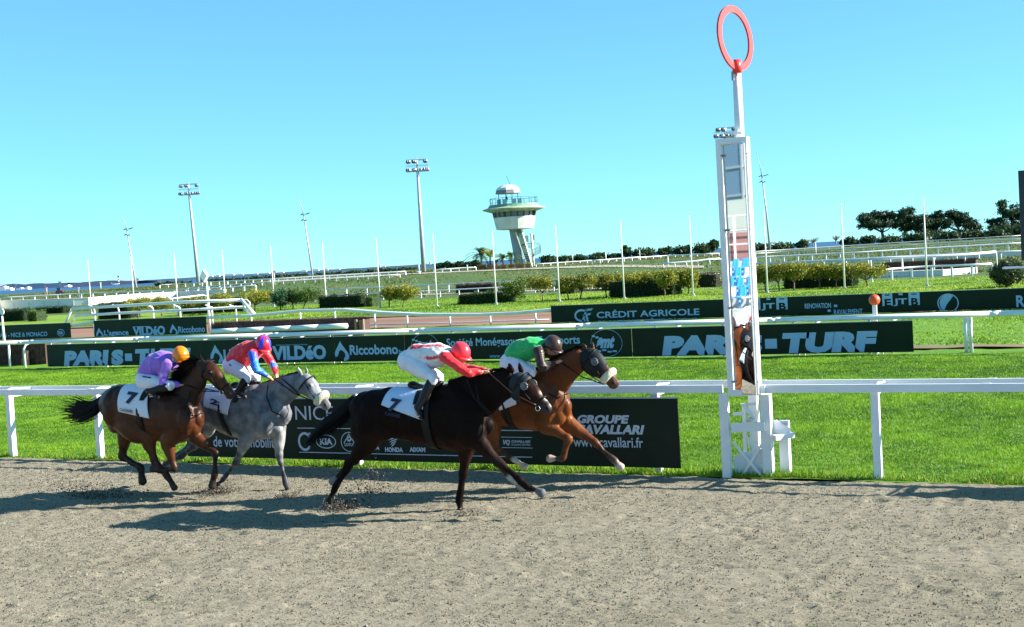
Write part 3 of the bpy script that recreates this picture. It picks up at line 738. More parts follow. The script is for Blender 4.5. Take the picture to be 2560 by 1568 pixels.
mb.tube([c, c+Vector((0, .08, 0))], .03, 14); c2 = P(1960, 1060, 17.2); mb.tube([c2, c2+Vector((0, .1, 0))], .025, 12); c2 = P(1942, 1065, 17.2); mb.tube([c2, c2+Vector((0, .1, 0))], .025, 12)
mb.build('pivot_bolt', mat('rusty_white', (.5, .38, .30), .7, col2=(.7, .68, .66), scale=30), fp)
q = [P(x, y, 17.18) for x, y in ((1933, 1052), (1940, 1050), (1975, 1072), (1975, 1084), (1936, 1100))]
MB().add(q+[v+Vector((0, .03, 0)) for v in q], [(0, 1, 2, 3, 4), (9, 8, 7, 6, 5)]+[(i, i+5, (i+1) % 5+5, (i+1) % 5) for i in range(5)]).build('hinge_plate', WHITE, fp)

# ---------------------------------------------------------------- small posts in the field
def pole(name, base, top, r, m_, label, cat, group=None, extra=None, n=8, r2=None):
    e = empty(name, base, label, cat, group)
    MB().tube([base, top], [r, r2 or r*.6], n).build('pole' if name != 'pole' else 'shaft', m_, e, True)
    if extra: extra(e)
    return e
# red ball post on the middle rail
b = P(2188, 800, 36.22); e = empty('marker_post', (b.x, 36.22, 0), 'white post topped by an orange red ball in front of the middle rail', 'marker post')
t_ = P(2186, 762, 36.22); MB().box((b.x, 36.22, t_.z/2), (.11, .11, t_.z)).build('post', RAILW, e)
MB().ball(P(2186, 750, 36.22), .155, 20).build('ball', mat('orange_red', (.85, .10, .03), .4), e, True)
# diamond sign
b = G(525, 830); zt_ = P(508, 703, b.y).z
e = empty('diamond_sign', b, 'tall white post with a white diamond plate, left of the brown brush fence', 'sign')
MB().tube([b, (b.x, b.y, zt_)], [.10, .055], 10).build('post', WHITE, e, True)
c = P(508, 690, b.y); w_ = .26; h_ = .37
V = [(c.x-w_, c.y, c.z), (c.x, c.y, c.z-h_), (c.x+w_, c.y, c.z), (c.x, c.y, c.z+h_)]; V += [(x+.02, y+.18, z) for x, y, z in V]
MB().add(V, [(0, 1, 2, 3), (7, 6, 5, 4)]+[(i, i+4, (i+1) % 4+4, (i+1) % 4) for i in range(4)]).build('plate', WHITE, e)
b = G(11, 862); e = empty('disc_marker', b, 'short white post with a round white disc at the left edge', 'sign')
MB().tube([b, P(5, 790, b.y)], [.09, .05], 8).build('post', WHITE, e, True); c = P(4, 780, b.y); MB().tube([c, c+Vector((0, .05, 0))], .17, 20).build('disc', WHITE, e)
# flag poles
FP = [((217, 650), (229, 785), 'in front of the long pale wall'), ((326, 641), (337, 785), 'just right of the leftmost leaning lamp mast foot'), ((436, 634), (446, 792), 'just left of the leftmost floodlight mast'), ((552, 624), (565, 775), 'between the diamond sign and the yellow shrub tree'),
      ((675, 615), (686, 769), 'at the left side of the blue green shrub tree'), ((804, 607), (816, 769), 'in front of the long dark box hedge'), ((939, 595), (951, 772), 'left of the pair of small yellow trees'), ((1082, 585), (1093, 769), 'right of the tallest floodlight mast'),
      ((1227, 574), (1241, 763), 'left of the control tower before the round dark hedge'), ((1388, 562), (1399, 756), 'right of the control tower'), ((1548, 550), (1561, 749), 'above the bank board, middle of the tree row'), ((1718, 539), (1733, 741), 'right end of the tree row, left of the finish post'),
      ((1908, 525), (1919, 735), 'just right of the finish post'), ((2097, 509), (2112, 725), 'behind the red ball post at the dark hedge end'), ((2302, 495), (2318, 718), 'in front of the umbrella pines')]
for tp, bp_, lb in FP:
    b = G(*bp_); t_ = P(tp[0], tp[1], b.y)
    def ex(e, b=b): MB().box((b.x, b.y, .05), (.35, .35, .06)).box((b.x, b.y, .12), (.16, .16, .12)).build('base_plate', STEEL, e)
    e = pole('flagpole', b, (b.x, b.y, t_.z), .065, POLEW, 'thin bare white flagpole '+lb, 'flagpole', 'flagpoles on the lawn', ex, r2=.03)
# leaning lamp masts
for pts, D, lb in ((((343, 721), (330, 655), (317, 574), (311, 552), (302, 537)), 300, 'leftmost leaning lamp mast with whip tip by the striped beacon'), (((783, 693), (772, 622), (759, 537), (752, 512), (744, 487)), 290, 'middle leaning lamp mast with whip tip against the sky'), (((1924, 608), (1916, 530), (1905, 441), (1899, 410), (1891, 382)), 270, 'leaning lamp mast with whip tip just right of the finish post')):
    q = [AT(x, y, D) for x, y in pts]
    e = empty('lamp_mast', q[0], lb, 'lamp mast', 'leaning lamp masts')
    MB().tube([q[0]-Vector((0, 0, 1.5)), q[1], q[2]], [.24, .18, .12], 8).build('shaft', STEEL, e, True)
    MB().tube([q[2], q[3], q[4]], [.10, .07, .03], 6).build('whip', STEEL, e, True)
    sx = pts[2][0]; sy = pts[2][1]
    for dx, dy, w in ((9, -3, 12), (-5, -1, 8), (4, 14, 7), (-4, 13, 6)):
        a = AT(sx, sy+(14 if dy > 5 else 0), D); c = AT(sx+dx, sy+dy, D)
        MB().bar(a, c, .08, .08).bar(c-RT*w*.03-Vector((0, 0, .15)), c+RT*w*.045+Vector((0, 0, .1)), .5, .16).build('lamp_head', DARK, e)
# floodlight masts
def flood(base, D, ytop, yplat, xplat, xtop, w0, label, hw=25):
    b = AT(*base, D); k = D/FPX
    e = empty('floodlight_mast', b, label, 'floodlight mast', 'floodlight masts')
    tp = AT(xtop, ytop, D); pl = AT(xplat, yplat, D)
    MB().tube([b-Vector((0, 0, 1)), b*.5+pl*.5, pl], [w0*k*.5, w0*k*.4, w0*k*.27], 12).build('shaft', STEEL, e, True)
    MB().tube([pl, tp], [w0*k*.2, w0*k*.16], 8).build('upper_shaft', STEEL, e, True)
    for c, hw_, ht, nm in ((pl, hw, 14, 'lower_platform'), (tp+Vector((0, 0, -4*k)), hw*.9, 0, 'upper_bar')):
        mb = MB(); ax = RT
        for off in (-.5, .5):
            mb.bar(c-ax*hw_*k+FW*off, c+ax*hw_*k+FW*off, .1, .1)
            if ht: mb.bar(c-ax*hw_*k+FW*off+Vector((0, 0, ht*k)), c+ax*hw_*k+FW*off+Vector((0, 0, ht*k)), .05, .05)
            else: mb.bar(c-ax*hw_*k+FW*off+Vector((0, 0, 2*k)), c-ax*hw_*k*.9+FW*off-Vector((0, 0, 6*k)), .05, .05)
        if ht:
            for q in np.linspace(-1, 1, 9): mb.bar(c+ax*hw_*k*q+FW*.5, c+ax*hw_*k*q+FW*.5+Vector((0, 0, ht*k)), .05, .05); mb.bar(c+ax*hw_*k*q-FW*.5, c+ax*hw_*k*q+FW*.5, .06, .06)
        mb.build(nm, STEEL, e)
        for q in (-.95, -.78, -.35, -.2, .3, .62, .82, .97):
            if not ht and q in (.3, .62): continue
            p = c+ax*hw_*k*q+Vector((0, 0, (3 if ht else -4)*k))
            MB().ball(p, (.3, .3, .34), 8).bar(p, p+Vector((0, 0, 4*k)), .06, .06).build('lamp', mat('lamp_grey', (.12, .14, .17), .4, .3), e)
flood((498, 722), 262, 457, 487, 473, 471, 10, 'floodlight mast with two lamp rows, behind the diamond sign')
flood((1060, 684), 208, 396, 428, 1044, 1041, 12, 'tallest floodlight mast with two lamp rows, left of the control tower', 27)
flood((1856, 640), 190, 316, 343, 1812, 1814, 11, 'floodlight mast half hidden behind the finish post', 25)

# ================================================================ CONTROL TOWER
TD = 200.0; tb = AT(1300, 669, TD); k = TD/FPX*.16566*1.0
tw = empty('control_tower', tb, 'white and green bowl shaped control tower on a slanting leg', 'tower')
TWW = mat('tower_white', (.74, .74, .70), .5, col2=(.62, .62, .56), scale=.6); TWG = mat('tower_green', (.10, .25, .15), .6, col2=(.16, .30, .20), scale=1.5); TWGD = mat('tower_rail_green', (.03, .13, .10), .5)
tx0 = tb+RT*0.0
def TWP(zx, zy, dd=0):   # zoom pixel at tower depth
    return AT(1180+zx*.16566, 440+zy*.16566, TD+dd)
c_top = TWP(640, 620); axis = Vector((c_top.x, c_top.y, 0))
def tz(zx, zy): return TWP(zx, zy).z
def lat(prof, nm, m_, ctr=axis, sm=True, n=32): return MB().lathe(prof, ctr, n).build(nm, m_, tw, sm)
zb = tz(650, 800); zs = tz(640, 622); zw = tz(640, 548); zbr = tz(628, 505); zd = tz(620, 462)
lat([(.6, zb-.15), (2.0, zb-.1), (2.95, zb), (3.35, zs), (3.3, zs+.02)], 'bowl', TWW, sm=False, n=20)
lat([(3.15, zs), (3.32, zw+.1)], 'window_band', mat('tower_glass', (.16, .19, .24), .08, .0, spec=.8), sm=False, n=20)
for kk in range(20):
    a = 2*PI*kk/20; u = Vector((math.cos(a), math.sin(a), 0)); MB().bar(axis+u*3.22+Vector((0, 0, zs)), axis+u*3.40+Vector((0, 0, zw+.1)), .16 if kk % 5 else .4, .07).build('window_frame', DARK, tw)
lat([(3.6, zw+.05), (4.9, zbr-.02), (4.95, zbr+.08), (4.6, zbr+.22), (3.8, zd-.05), (3.6, zd-.05)], 'brim', mat('brim', (.50, .56, .42), .6, col2=(.22, .34, .20), scale=1.4), n=40)
lat([(4.25, zd-.22), (3.95, zd+.10), (3.85, zd+.32), (3.6, zd+.34)], 'deck', TWG, sm=False, n=32)
mb = MB(); zr = tz(620, 335); n = 16
for kk in range(n):
    a = 2*PI*kk/n; b2 = 2*PI*(kk+1)/n; u = Vector((math.cos(a), math.sin(a), 0)); v = Vector((math.cos(b2), math.sin(b2), 0))
    mb.bar(axis+u*3.7+Vector((0, 0, zd)), axis+u*3.7+Vector((0, 0, zr)), .06, .06); mb.bar(axis+u*3.7+Vector((0, 0, zr)), axis+v*3.7+Vector((0, 0, zr)), .06, .06); mb.bar(axis+u*3.7+Vector((0, 0, (zr+zd)/2)), axis+v*3.7+Vector((0, 0, (zr+zd)/2)), .03, .03)
mb.build('railing', TWGD, tw)
cc = TWP(545, 265); cax = Vector((cc.x, cc.y, 0)); z0_ = tz(540, 268); z1_ = tz(530, 215); z2_ = tz(530, 132)
lat([(2.02, z0_), (1.86, z1_), (1.80, z1_)], 'canopy_skirt', mat('tan_grey', (.22, .20, .22), .7), cax, False, 10)
lat([(1.93, z1_-.02), (1.7, z1_+.35), (1.0, z2_-.12), (.12, z2_)], 'canopy', TWW, cax, False, 10)
for a in (-2.6, -.7, .6, 2.3):
    u = Vector((math.cos(a)*1.5, math.sin(a)*1.5, 0)); MB().tube([cax+u+Vector((0, 0, zd)), cax+u+Vector((0, 0, z1_))], .055, 6).build('canopy_post', TWGD, tw)
for dx in (-1.5, -.6, .9, 1.75): MB().box(cax+RT*dx+Vector((0, 0, zd+.65)), (.75, .05, 1.2)).build('wind_screen', mat('blue_glass', (.25, .42, .55), .1, .0, spec=.8), tw)
MB().bar(TWP(580, 135), TWP(520, 0), .05, .05).build('antenna', DARK, tw)
# leg: slanted slab, stair flight on its right side
def prism(nm, quad_lo, quad_hi, m_):
    V = list(quad_lo)+list(quad_hi); MB().add(V, [(3, 2, 1, 0), (4, 5, 6, 7), (0, 1, 5, 4), (1, 2, 6, 5), (2, 3, 7, 6), (3, 0, 4, 7)]).build(nm, m_, tw)
LEGM = mat('tower_leg', (.36, .42, .44), .7, col2=(.30, .36, .38), scale=.8)
prism('leg', (TWP(660, 1385, -1), TWP(790, 1385, -1), TWP(790, 1385, 1), TWP(660, 1385, 1)), (TWP(555, 790, -.6), TWP(680, 790, -.6), TWP(680, 790, .8), TWP(555, 790, .8)), LEGM)
prism('foot_block', (TWP(640, 1400, -1.2), TWP(770, 1400, -1.2), TWP(770, 1400, 1.2), TWP(640, 1400, 1.2)), (TWP(672, 1105, -.8), TWP(720, 1105, -.8), TWP(720, 1105, .8), TWP(672, 1105, .8)), LEGM)
prism('stair_flight', (TWP(800, 1300, -1.2), TWP(885, 1300, -1.2), TWP(885, 1300, -.2), TWP(800, 1300, -.2)), (TWP(675, 800, -.9), TWP(745, 800, -.9), TWP(745, 800, 0), TWP(675, 800, 0)), TWG)
for a, b in (((660, 850), (815, 1300)), ((745, 800), (915, 1385))): MB().bar(TWP(*a, -1.35), TWP(*b, -1.35), .13, .35).build('stringer', TWW, tw)
mb = MB()
for t in np.linspace(.08, .95, 14): mb.bar(TWP(690+120*t, 850+440*t, -1.3), TWP(745+125*t, 835+440*t, -1.3), .12, .07)
mb.build('stair_tread', TWW, tw)
MB().tube([TWP(932, 1385), TWP(897, 870)], .21, 12).build('stair_column', TWW, tw, True)
mb = MB(); mb.bar(TWP(740, 1040, -.8), TWP(900, 1020, -.4), .9, .12); mb.bar(TWP(745, 1090, -.8), TWP(800, 1100, -.8), .5, .4)
sc_ = TWP(915, 1100)
for i in range(12):
    a = -1.2+i*.42; u = Vector((math.cos(a), math.sin(a), 0)); p = Vector((sc_.x, sc_.y, tz(950, 1215)+i*.155)); mb.bar(p+u*.2, p+u*1.25, .32, .05)
mb.build('spiral_stair', DARK, tw)
mb = MB()
for i in range(24):
    a = -1.2+i*.21; u = Vector((math.cos(a), math.sin(a), 0)); z = tz(950, 1215)+i*.078; p = Vector((sc_.x, sc_.y, z)); a2 = a+.21; u2 = Vector((math.cos(a2), math.sin(a2), 0))
    mb.bar(p+u*1.25, p+u*1.25+Vector((0, 0, 1.1)), .03, .03); mb.bar(p+u*1.25+Vector((0, 0, 1.1)), p+u2*1.25+Vector((0, 0, 1.178)), .05, .05)
mb.build('spiral_railing', TWGD, tw)
MB().box(TWP(810, 950), (1.0, .05, 1.0)).box(TWP(925, 930), (.5, .05, 1.0)).build('landing_screen', mat('blue_glass', (.25, .42, .55), .1, .0, spec=.8), tw)

# ================================================================ FOLIAGE THINGS
def rot_leaf(): pass
G1, G2 = (0.0315, 0.0765, 0.0162), (0.0900, 0.1530, 0.0225); YG1, YG2 = (0.0900, 0.1440, 0.0180), (0.3240, 0.2970, 0.0270); DG1, DG2 = (0.0162, 0.0405, 0.0144), (0.0450, 0.0810, 0.0270)
def shrub_tree(xp, yb, x0, x1, yt, ybt, c1, c2, label, seed, group='small trees on the lawn', top=None):
    b = G(xp, yb); rng = np.random.default_rng(seed); pm = ppm(b)
    cx_ = (x0+x1)/2; cyy = (yt+ybt)/2; c = P(cx_, cyy, b.y); rx = (x1-x0)/2/pm*1.18; rz = (ybt-yt)/2/pm*1.12; ry = rx*.9
    e = empty('shrub_tree', b, label, 'tree', group)
    cen = blob_centers(c, (rx, ry, rz), 46, rng, .35); cen[:, 2] = np.maximum(cen[:, 2], c.z-rz*.8)
    mb = MB(); fork = Vector(b)+(Vector(c)-Vector(b))*.42
    mb.tube([b, Vector(b)*.6+fork*.4+Vector((rng.normal(0, .03), 0, 0)), fork], [.07, .055, .045], 7)
    for j in range(9):
        q = Vector(cen[j*4 % len(cen)]); mid = fork*.5+q*.5+Vector((0, 0, .05)); mb.tube([fork, mid, q], [.035, .022, .008], 5)
    mb.build('trunk', BARK, e, True)
    V1, F1, C1 = leaves(cen, 3400, .070, .17, c1, c2, rng, .8)
    if top is not None:
        hi = V1[:, 2] > c.z+rz*.1; mixv = (rng.uniform(0, 1, len(V1)//4) < .75).repeat(4); C1[hi & mixv] = np.array(top)*rng.uniform(.7, 1.2, (int((hi & mixv).sum()), 1))
    mk('crown', V1, F1, LEAF, e, False, C1)
TOPY = (.27, .27, .03)
TR = [(345, 797, 311, 384, 748, 772, YG1, YG2, 'wide low yellow green tree seen through the hurdle wing', TOPY), (404, 790, 378, 424, 746, 776, YG1, YG2, 'small yellow green tree, right of the left dark block hedge', None),
      (482, 790, 457, 511, 746, 765, G1, YG2, 'flat topped green tree between the diamond post and the third flagpole', None), (560, 786, 521, 581, 736, 766, YG1, YG2, 'round yellow topped tree above the dark hedge behind the hurdle wing end', TOPY),
      (637, 779, 596, 680, 727, 757, YG1, (.45, .40, .03), 'brightest yellow tree, right of the hurdle wing', TOPY), (702, 776, 680, 722, 725, 765, (.03, .10, .05), (.08, .18, .09), 'dense blue green shrub tree, left of its paler neighbours', None),
      (731, 774, 716, 748, 726, 757, G1, G2, 'narrow green tree with twin bare stems', None), (759, 773, 742, 795, 724, 752, G1, G2, 'light green tree with single stem beside the long dark hedge', None),
      (973, 771, 957, 990, 720, 745, YG1, YG2, 'smaller yellow topped tree of the pair', None), (1007, 769, 980, 1048, 717, 745, YG1, YG2, 'larger yellow topped tree of the pair', TOPY),
      (1280, 758, 1253, 1320, 700, 741, G1, (.16, .22, .03), 'rounded green tree at the left end of the long row', None), (1357, 753, 1316, 1393, 692, 722, G1, YG2, 'second tree in the long row below the tower', None),
      (1422, 752, 1392, 1436, 695, 722, G1, YG2, 'thin third tree of the long row with a slim stem', None), (1453, 750, 1424, 1484, 690, 720, G1, YG2, 'fourth tree of the long row with spreading forks', None),
      (1516, 746, 1484, 1540, 688, 720, G1, YG2, 'fifth tree of the long row before the big dark hedge left end', None), (1552, 743, 1532, 1570, 688, 712, G1, YG2, 'sixth tree of the long row behind the middle flagpole', None),
      (1625, 742, 1562, 1642, 680, 712, YG1, YG2, 'broad yellow green tree over the big dark hedge', TOPY), (1660, 742, 1632, 1690, 677, 712, YG1, YG2, 'tree over the right half of the big dark hedge', None),
      (1696, 738, 1680, 1716, 677, 712, YG1, YG2, 'slim tree at the right end of the big dark hedge', None), (1721, 737, 1706, 1742, 676, 715, YG1, (.30, .30, .03), 'last yellow green tree of the row, beside its end flagpole', TOPY),
      (1915, 732, 1888, 1930, 664, 705, YG1, YG2, 'small tree hugging the flagpole right of the finish post', None), (1948, 731, 1918, 1968, 664, 692, G1, YG2, 'second tree right of the finish post', None),
      (1985, 729, 1960, 2012, 662, 690, YG1, YG2, 'third tree right of the finish post with a leaning stem', None), (2054, 724, 2008, 2072, 664, 690, YG1, YG2, 'wide tree over the middle of the right dark hedge', TOPY),
      (2091, 722, 2066, 2118, 664, 692, YG1, YG2, 'tree over the right part of the right dark hedge', None), (2166, 719, 2114, 2212, 660, 692, YG1, YG2, 'widest yellow green tree, left of the brown brush jump at right', TOPY)]
for i, t in enumerate(TR):
    shrub_tree(*t[:8], 'clipped '+t[8] if i % 3 == 0 else t[8], 100+i, top=t[9])

def hedge(x0, x1, yb, h, label, cols=(DG1, DG2), depth_=1.3, seed=0, end=True, round_=False, name='hedge', group='dark clipped hedges', yb2=None, core=(.012, .022, .010)):
    a = T(x0, yb); b = T(x1, yb2 if yb2 is not None else yb-(x1-x0)*.045); b = Vector((b.x, a.y+(b.y-a.y)*.15, b.z))
    rng = np.random.default_rng(200+seed); e = empty(name, (a+b)/2, label, 'hedge', group)
    L_ = (b-a).length; t = (b-a).normalized(); nn = Vector((-t.y, t.x, 0))
    mb = MB(); mb.box((a+b)/2+nn*depth_/2+Vector((0, 0, h*.47)), (L_-.1, depth_-.15, h*.93), rz=math.atan2(t.y, t.x))
    mb.build('core', mat('hedge_core%d' % (hash(core) % 97), core, .95), e)
    N = int(min(9000, (L_*h*2+L_*depth_)*420)); s = rng.uniform(0, L_, N); w = rng.uniform(0, depth_, N); z = rng.uniform(0, h, N)
    f = rng.integers(0, 5, N); w = np.where(f <= 1, 0, w); w = np.where(f == 2, depth_, w); z = np.where(f == 3, h, z); s = np.where(f == 4, np.where(rng.uniform(0, 1, N) < .5, 0, L_), s)
    bump = .05*np.sin(s*5.1+w*3)+.04*np.sin(s*13+z*9)
    p = np.array(a)+np.outer(s, t)+np.outer(w, nn)+np.stack([0*s, 0*s, z+bump*(z/h)], 1)+rng.normal(0, .045, (N, 3))
    if round_:
        q = np.abs(s/L_-.5)*2; p[:, 2] -= (z*.35*q**3)
    V_, F_, C_ = leaves(p, N, .055, .0, cols[0], cols[1], rng); idx = None
    # leaves() draws random centres; spread them on the shell
    mk('foliage', V_, F_, LEAF, e, False, C_); return e
hedge(-40, 70, 808, 1.1, 'dark box hedge with sunlit right end at the left edge', seed=1)
hedge(70, 92, 806, 1.0, 'sunlit end of the hedge at the left edge, in lighter greens', (G1, (.13, .2, .04)), seed=2, core=(.02, .04, .012), group='bushy hedge ends')  # sunlight on the hedge end is painted in as lighter leaves
hedge(90, 170, 786, .7, 'low brown and green hedge far left behind a white rail', seed=3)
hedge(246, 334, 800, 1.35, 'dark block hedge behind the hurdle wing, left one', seed=4)
hedge(455, 592, 788, 1.25, 'dark block hedge behind the hurdle wing, right one', seed=5)
hedge(797, 914, 774, 1.05, 'long dark box hedge above the brown brush fence', seed=6)
hedge(914, 930, 770, .85, 'light green bush against the long dark hedge end', (G1, (.15, .22, .05)), seed=7, core=(.02, .04, .012), group='bushy hedge ends')
hedge(1146, 1262, 764, .85, 'low rounded green hedge left of the tree row', (DG1, G2), seed=8, round_=True, depth_=2.4)
hedge(1524, 1692, 747, 1.25, 'large dark hedge under the middle tree row', seed=9, round_=True, depth_=2)
hedge(1960, 2137, 725, 1.35, 'dark hedge under the trees right of the finish post', seed=10, round_=True, depth_=2)
hedge(1398, 1440, 738, .9, 'dark reddish low hedge strip behind the tree row', ((.05, .02, .02), DG2), seed=11)
hedge(1140, 1238, 735, .9, 'reddish brown brush strip behind the rounded hedge', ((.07, .035, .03), (.12, .07, .05)), seed=12, name='brush_hedge', group='brush hedges')
hedge(1738, 1792, 722, 1.15, 'short reddish brush hedge left of the finish post', ((.06, .04, .025), (.12, .10, .04)), seed=13, name='brush_hedge', group='brush hedges')
# big bush at right
def bush(xp, yb, wpx, hpx, label, c1, c2, seed, n=5000, size=.07, name='bush', cat='bush', D=None, group=None, sq=.8):
    b = T(xp, yb) if D is None else AT(xp, yb, D); pm = ppm(b); rng = np.random.default_rng(seed); e = empty(name, b, label, cat, group)
    rx = wpx/2/pm; rz = hpx/2/pm; c = b+Vector((0, 0, rz))
    cen = blob_centers(c, (rx*.85, rx*.8, rz*.85), 60, rng, .3)
    V_, F_, C_ = leaves(cen, n, size, rx*.13, c1, c2, rng, sq); mk('foliage', V_, F_, LEAF, e, False, C_)
    mb = MB()
    for j in range(7): mb.tube([b, (b+Vector(cen[j*5]))/2, Vector(cen[j*5])], [.05*rx, .03*rx, .01*rx], 5)
    mb.build('stem', BARK, e)
bush(2520, 720, 96, 78, 'large loose dark bush at the right edge', DG1, (.10, .13, .06), 300, 9000)

# planters with palms beside the tower
def planter(xp, yb, wpx, hpx, label, kind, ppx, D=197, seed=0):
    b = AT(xp, yb, D); k = D/FPX; w = wpx*k; h = hpx*k
    e = empty('palm_planter', b, label, 'planter', 'planters by the tower'); rng = np.random.default_rng(seed)
    mb = MB(); V = []
    for z, s in ((0, .85), (h*.85, 1), (h*.86, 1.07), (h, 1.07)):
        V += [b+RT*(i*w/2*s)+FW*(j*w/2*s)+Vector((0, 0, z)) for i, j in ((-1, -1), (1, -1), (1, 1), (-1, 1))]
    Fc = [(4*i+a, 4*i+(a+1) % 4, 4*i+4+(a+1) % 4, 4*i+4+a) for i in range(3) for a in range(4)]+[(0, 3, 2, 1), (12, 13, 14, 15)]
    mb.add(V, Fc).build('pot', TERRA, e)
    H_ = ppx*k; top = b+Vector((0, 0, h+(H_*.35 if kind != 'low' else .05)))
    if kind != 'low': MB().tube([b+Vector((0, 0, h*.9)), top], [.16, .12], 8).build('trunk', BARK, e, True)
    V = []; Fc = []; C = []; nf = 26 if kind == 'palm' else 34
    for i in range(nf):
        a = rng.uniform(0, 2*PI); el = rng.uniform(.1, 1.35); Lf = H_*rng.uniform(.6, .85) if kind == 'palm' else H_*rng.uniform(.4, .7)
        d = Vector((math.cos(a)*math.cos(el), math.sin(a)*math.cos(el), math.sin(el)))
        pts = [top+d*Lf*t+Vector((0, 0, -Lf*.55*t*t*(1.1 if kind == 'palm' else .5))) for t in np.linspace(0, 1, 9)]
        c1 = np.array(DG1)*1.6 if kind == 'palm' else np.array(YG1)*1.3; c2 = np.array(G2) if kind == 'palm' else np.array(YG2)
        cc = c1+(c2-c1)*rng.uniform(0, 1)
        lt = d.cross(Vector((0, 0, 1))).normalized()
        for j in range(8):
            t = j/8; lw = Lf*(.10 if kind == 'palm' else .09)*(1-abs(t-.4))*1.2
            for s in (-1, 1):
                for q in (0, .5):
                    p = pts[j]+(pts[j+1]-pts[j])*q; e1 = p+(pts[j+1]-pts[j])*.45; o_ = lt*s*lw*1.6+(pts[j+1]-pts[j])*.8+Vector((0, 0, -.25*lw))
                    n0 = len(V); V += [tuple(p), tuple(e1), tuple(p+o_)]; Fc.append((n0, n0+1, n0+2)); C += [tuple(cc)]*3
    mk('fronds', V, Fc, LEAF, e, False, np.array(C))
planter(1205, 679, 22, 17, 'terracotta planter with the tallest dark palm, leftmost of the row', 'palm', 68, 198, 1)
planter(1227, 678, 18, 16, 'terracotta planter with bright yellow green broad leaves, second from the left', 'leafy', 56, 196, 2)
planter(1243, 677, 12, 12, 'small terracotta planter squeezed right of the yellow green plant', 'leafy', 24, 196, 3)
planter(1259, 675, 14, 13, 'terracotta planter with a small drooping palm, middle of the row', 'palm', 44, 196, 4)
planter(1279, 674, 14, 13, 'terracotta planter with thin dry stems right of the small palm', 'palm', 50, 198, 5)
planter(1300, 672, 20, 12, 'wide low terracotta planter against the tower leg', 'low', 18, 195, 6)
planter(1320, 671, 12, 11, 'terracotta planter with tufted grass, rightmost of the row', 'low', 18, 195, 7)

# pale path along the crest and kerb lines
def strip(name, top, bot, D0=None, material=PATHM, lift=.06):
    q = [T(x, y)+Vector((0, 0, lift)) for x, y in top]; r_ = [T(x, y)+Vector((0, 0, lift)) for x, y in bot]; n = len(q)
    o = mk(name, [tuple(v) for v in r_+q], [(i, i+1, n+i+1, n+i) for i in range(n-1)], material); tag(o, kind='structure'); return o
def seg(pts, n=40):
    xs = np.linspace(pts[0][0], pts[-1][0], n); return [(x, float(np.interp(x, [p[0] for p in pts], [p[1] for p in pts]))) for x in xs]
strip('path', seg([(660, 703), (900, 690), (1100, 681), (1310, 672), (1500, 664), (1760, 665)]), seg([(660, 705), (900, 692), (1100, 684), (1310, 675), (1500, 669), (1760, 671)]))
strip('path', seg([(950, 740), (1150, 733), (1500, 720), (1790, 722)]), seg([(950, 743), (1150, 736), (1500, 724), (1790, 725)]))

def far_rail(label, line, hpx, step, r=.07, D=None, group='rails of the far courses', name='far_rail', curved=False, mat_=RAILW, double=0):
    """line: base pixel polyline on the terrain; hpx: rail height in pixels at both ends"""
    pts = []
    n = max(2, int((line[-1][0]-line[0][0])/step)+1)
    for x, y in seg(line, n):
        pts.append(T(x, y) if D is None else AT(x, y, D))
    hs = np.linspace(hpx[0], hpx[1], n)
    tops = [p+Vector((0, 0, h/ppm(p))) for p, h in zip(pts, hs)]
    e = empty(name, pts[n//2], label, 'rail', group)
    MB().tube(tops, r, 6).build('top_rail', mat_, e, True)
    if double: MB().tube([t+Vector((-.2, 1.0, 0)) for t in tops], r, 6).build('top_rail', mat_, e, True)
    for p, t in zip(pts, tops):
        if curved: MB().tube([p+Vector((0, .6, 0)), (p+t)/2+Vector((0, .6, .1)), t+Vector((0, .45, -.12)), t], r*.7, 5).build('post', mat_, e, True)
        else: MB().box((p+t)/2, (r*1.6, r*1.6, (t-p).z)).build('post', mat_, e)
    return e
far_rail('white rail of two levels in front of the grass bank, upper one', [(816, 744), (1000, 736), (1239, 726), (1480, 716)], (20, 21), 51, .075)
far_rail('nearer white rail in front of the grass bank with slim posts', [(816, 755), (1000, 749), (1239, 737), (1480, 724)], (17, 18), 45, .06)
far_rail('white rail behind the tree row at the left of the finish post', [(1700, 706), (1800, 700)], (17, 15), 28, .07)
far_rail('white rail running in front of the brown brush jump at right', [(2180, 708), (2235, 702), (2330, 696), (2425, 693), (2480, 690)], (30, 30), 48, .09)
far_rail('thin white rail along the far left skyline', [(0, 758), (160, 749), (232, 746), (440, 738), (640, 726)], (13, 12), 29, .10)
far_rail('low white rail above the long pale wall, second row', [(0, 771), (110, 763), (200, 757)], (8, 8), 22, .08)
far_rail('distant white rail on the bank crest left of the tallest floodlight', [(400, 722), (560, 712), (700, 706), (840, 698), (1014, 688)], (9, 9), 21, .10)
far_rail('distant double white rail by the dark hedge strips', [(470, 728), (640, 715), (800, 706), (1000, 694)], (8, 7), 26, .08)
far_rail('distant white rail left of the palm planters', [(1085, 683), (1190, 676)], (8, 8), 20, .08)
far_rail('distant white rail right of the control tower', [(1340, 667), (1500, 656), (1671, 645), (1798, 640)], (6, 6), 18, .08)
far_rail('short white hurdle rail beyond the crest path, left piece', [(1480, 660), (1600, 651)], (8, 8), 20, .10)
far_rail('thick white rail coming down the grass bank left of the finish post', [(1655, 672), (1700, 670), (1800, 663)], (12, 16), 29, .13, curved=True)
far_rail('dark thin rail on the horizon at right', [(1890, 636), (2090, 624), (2300, 612), (2556, 598)], (7, 9), 30, .10, mat_=STEEL)
far_rail('second thin rail on the horizon at right', [(1890, 640), (2090, 630), (2300, 619), (2556, 606)], (6, 8), 26, .09, mat_=STEEL)
far_rail('white rail with many slim posts below the horizon at right', [(1890, 660), (2160, 648), (2300, 640), (2556, 627)], (16, 19), 34, .12, double=1)
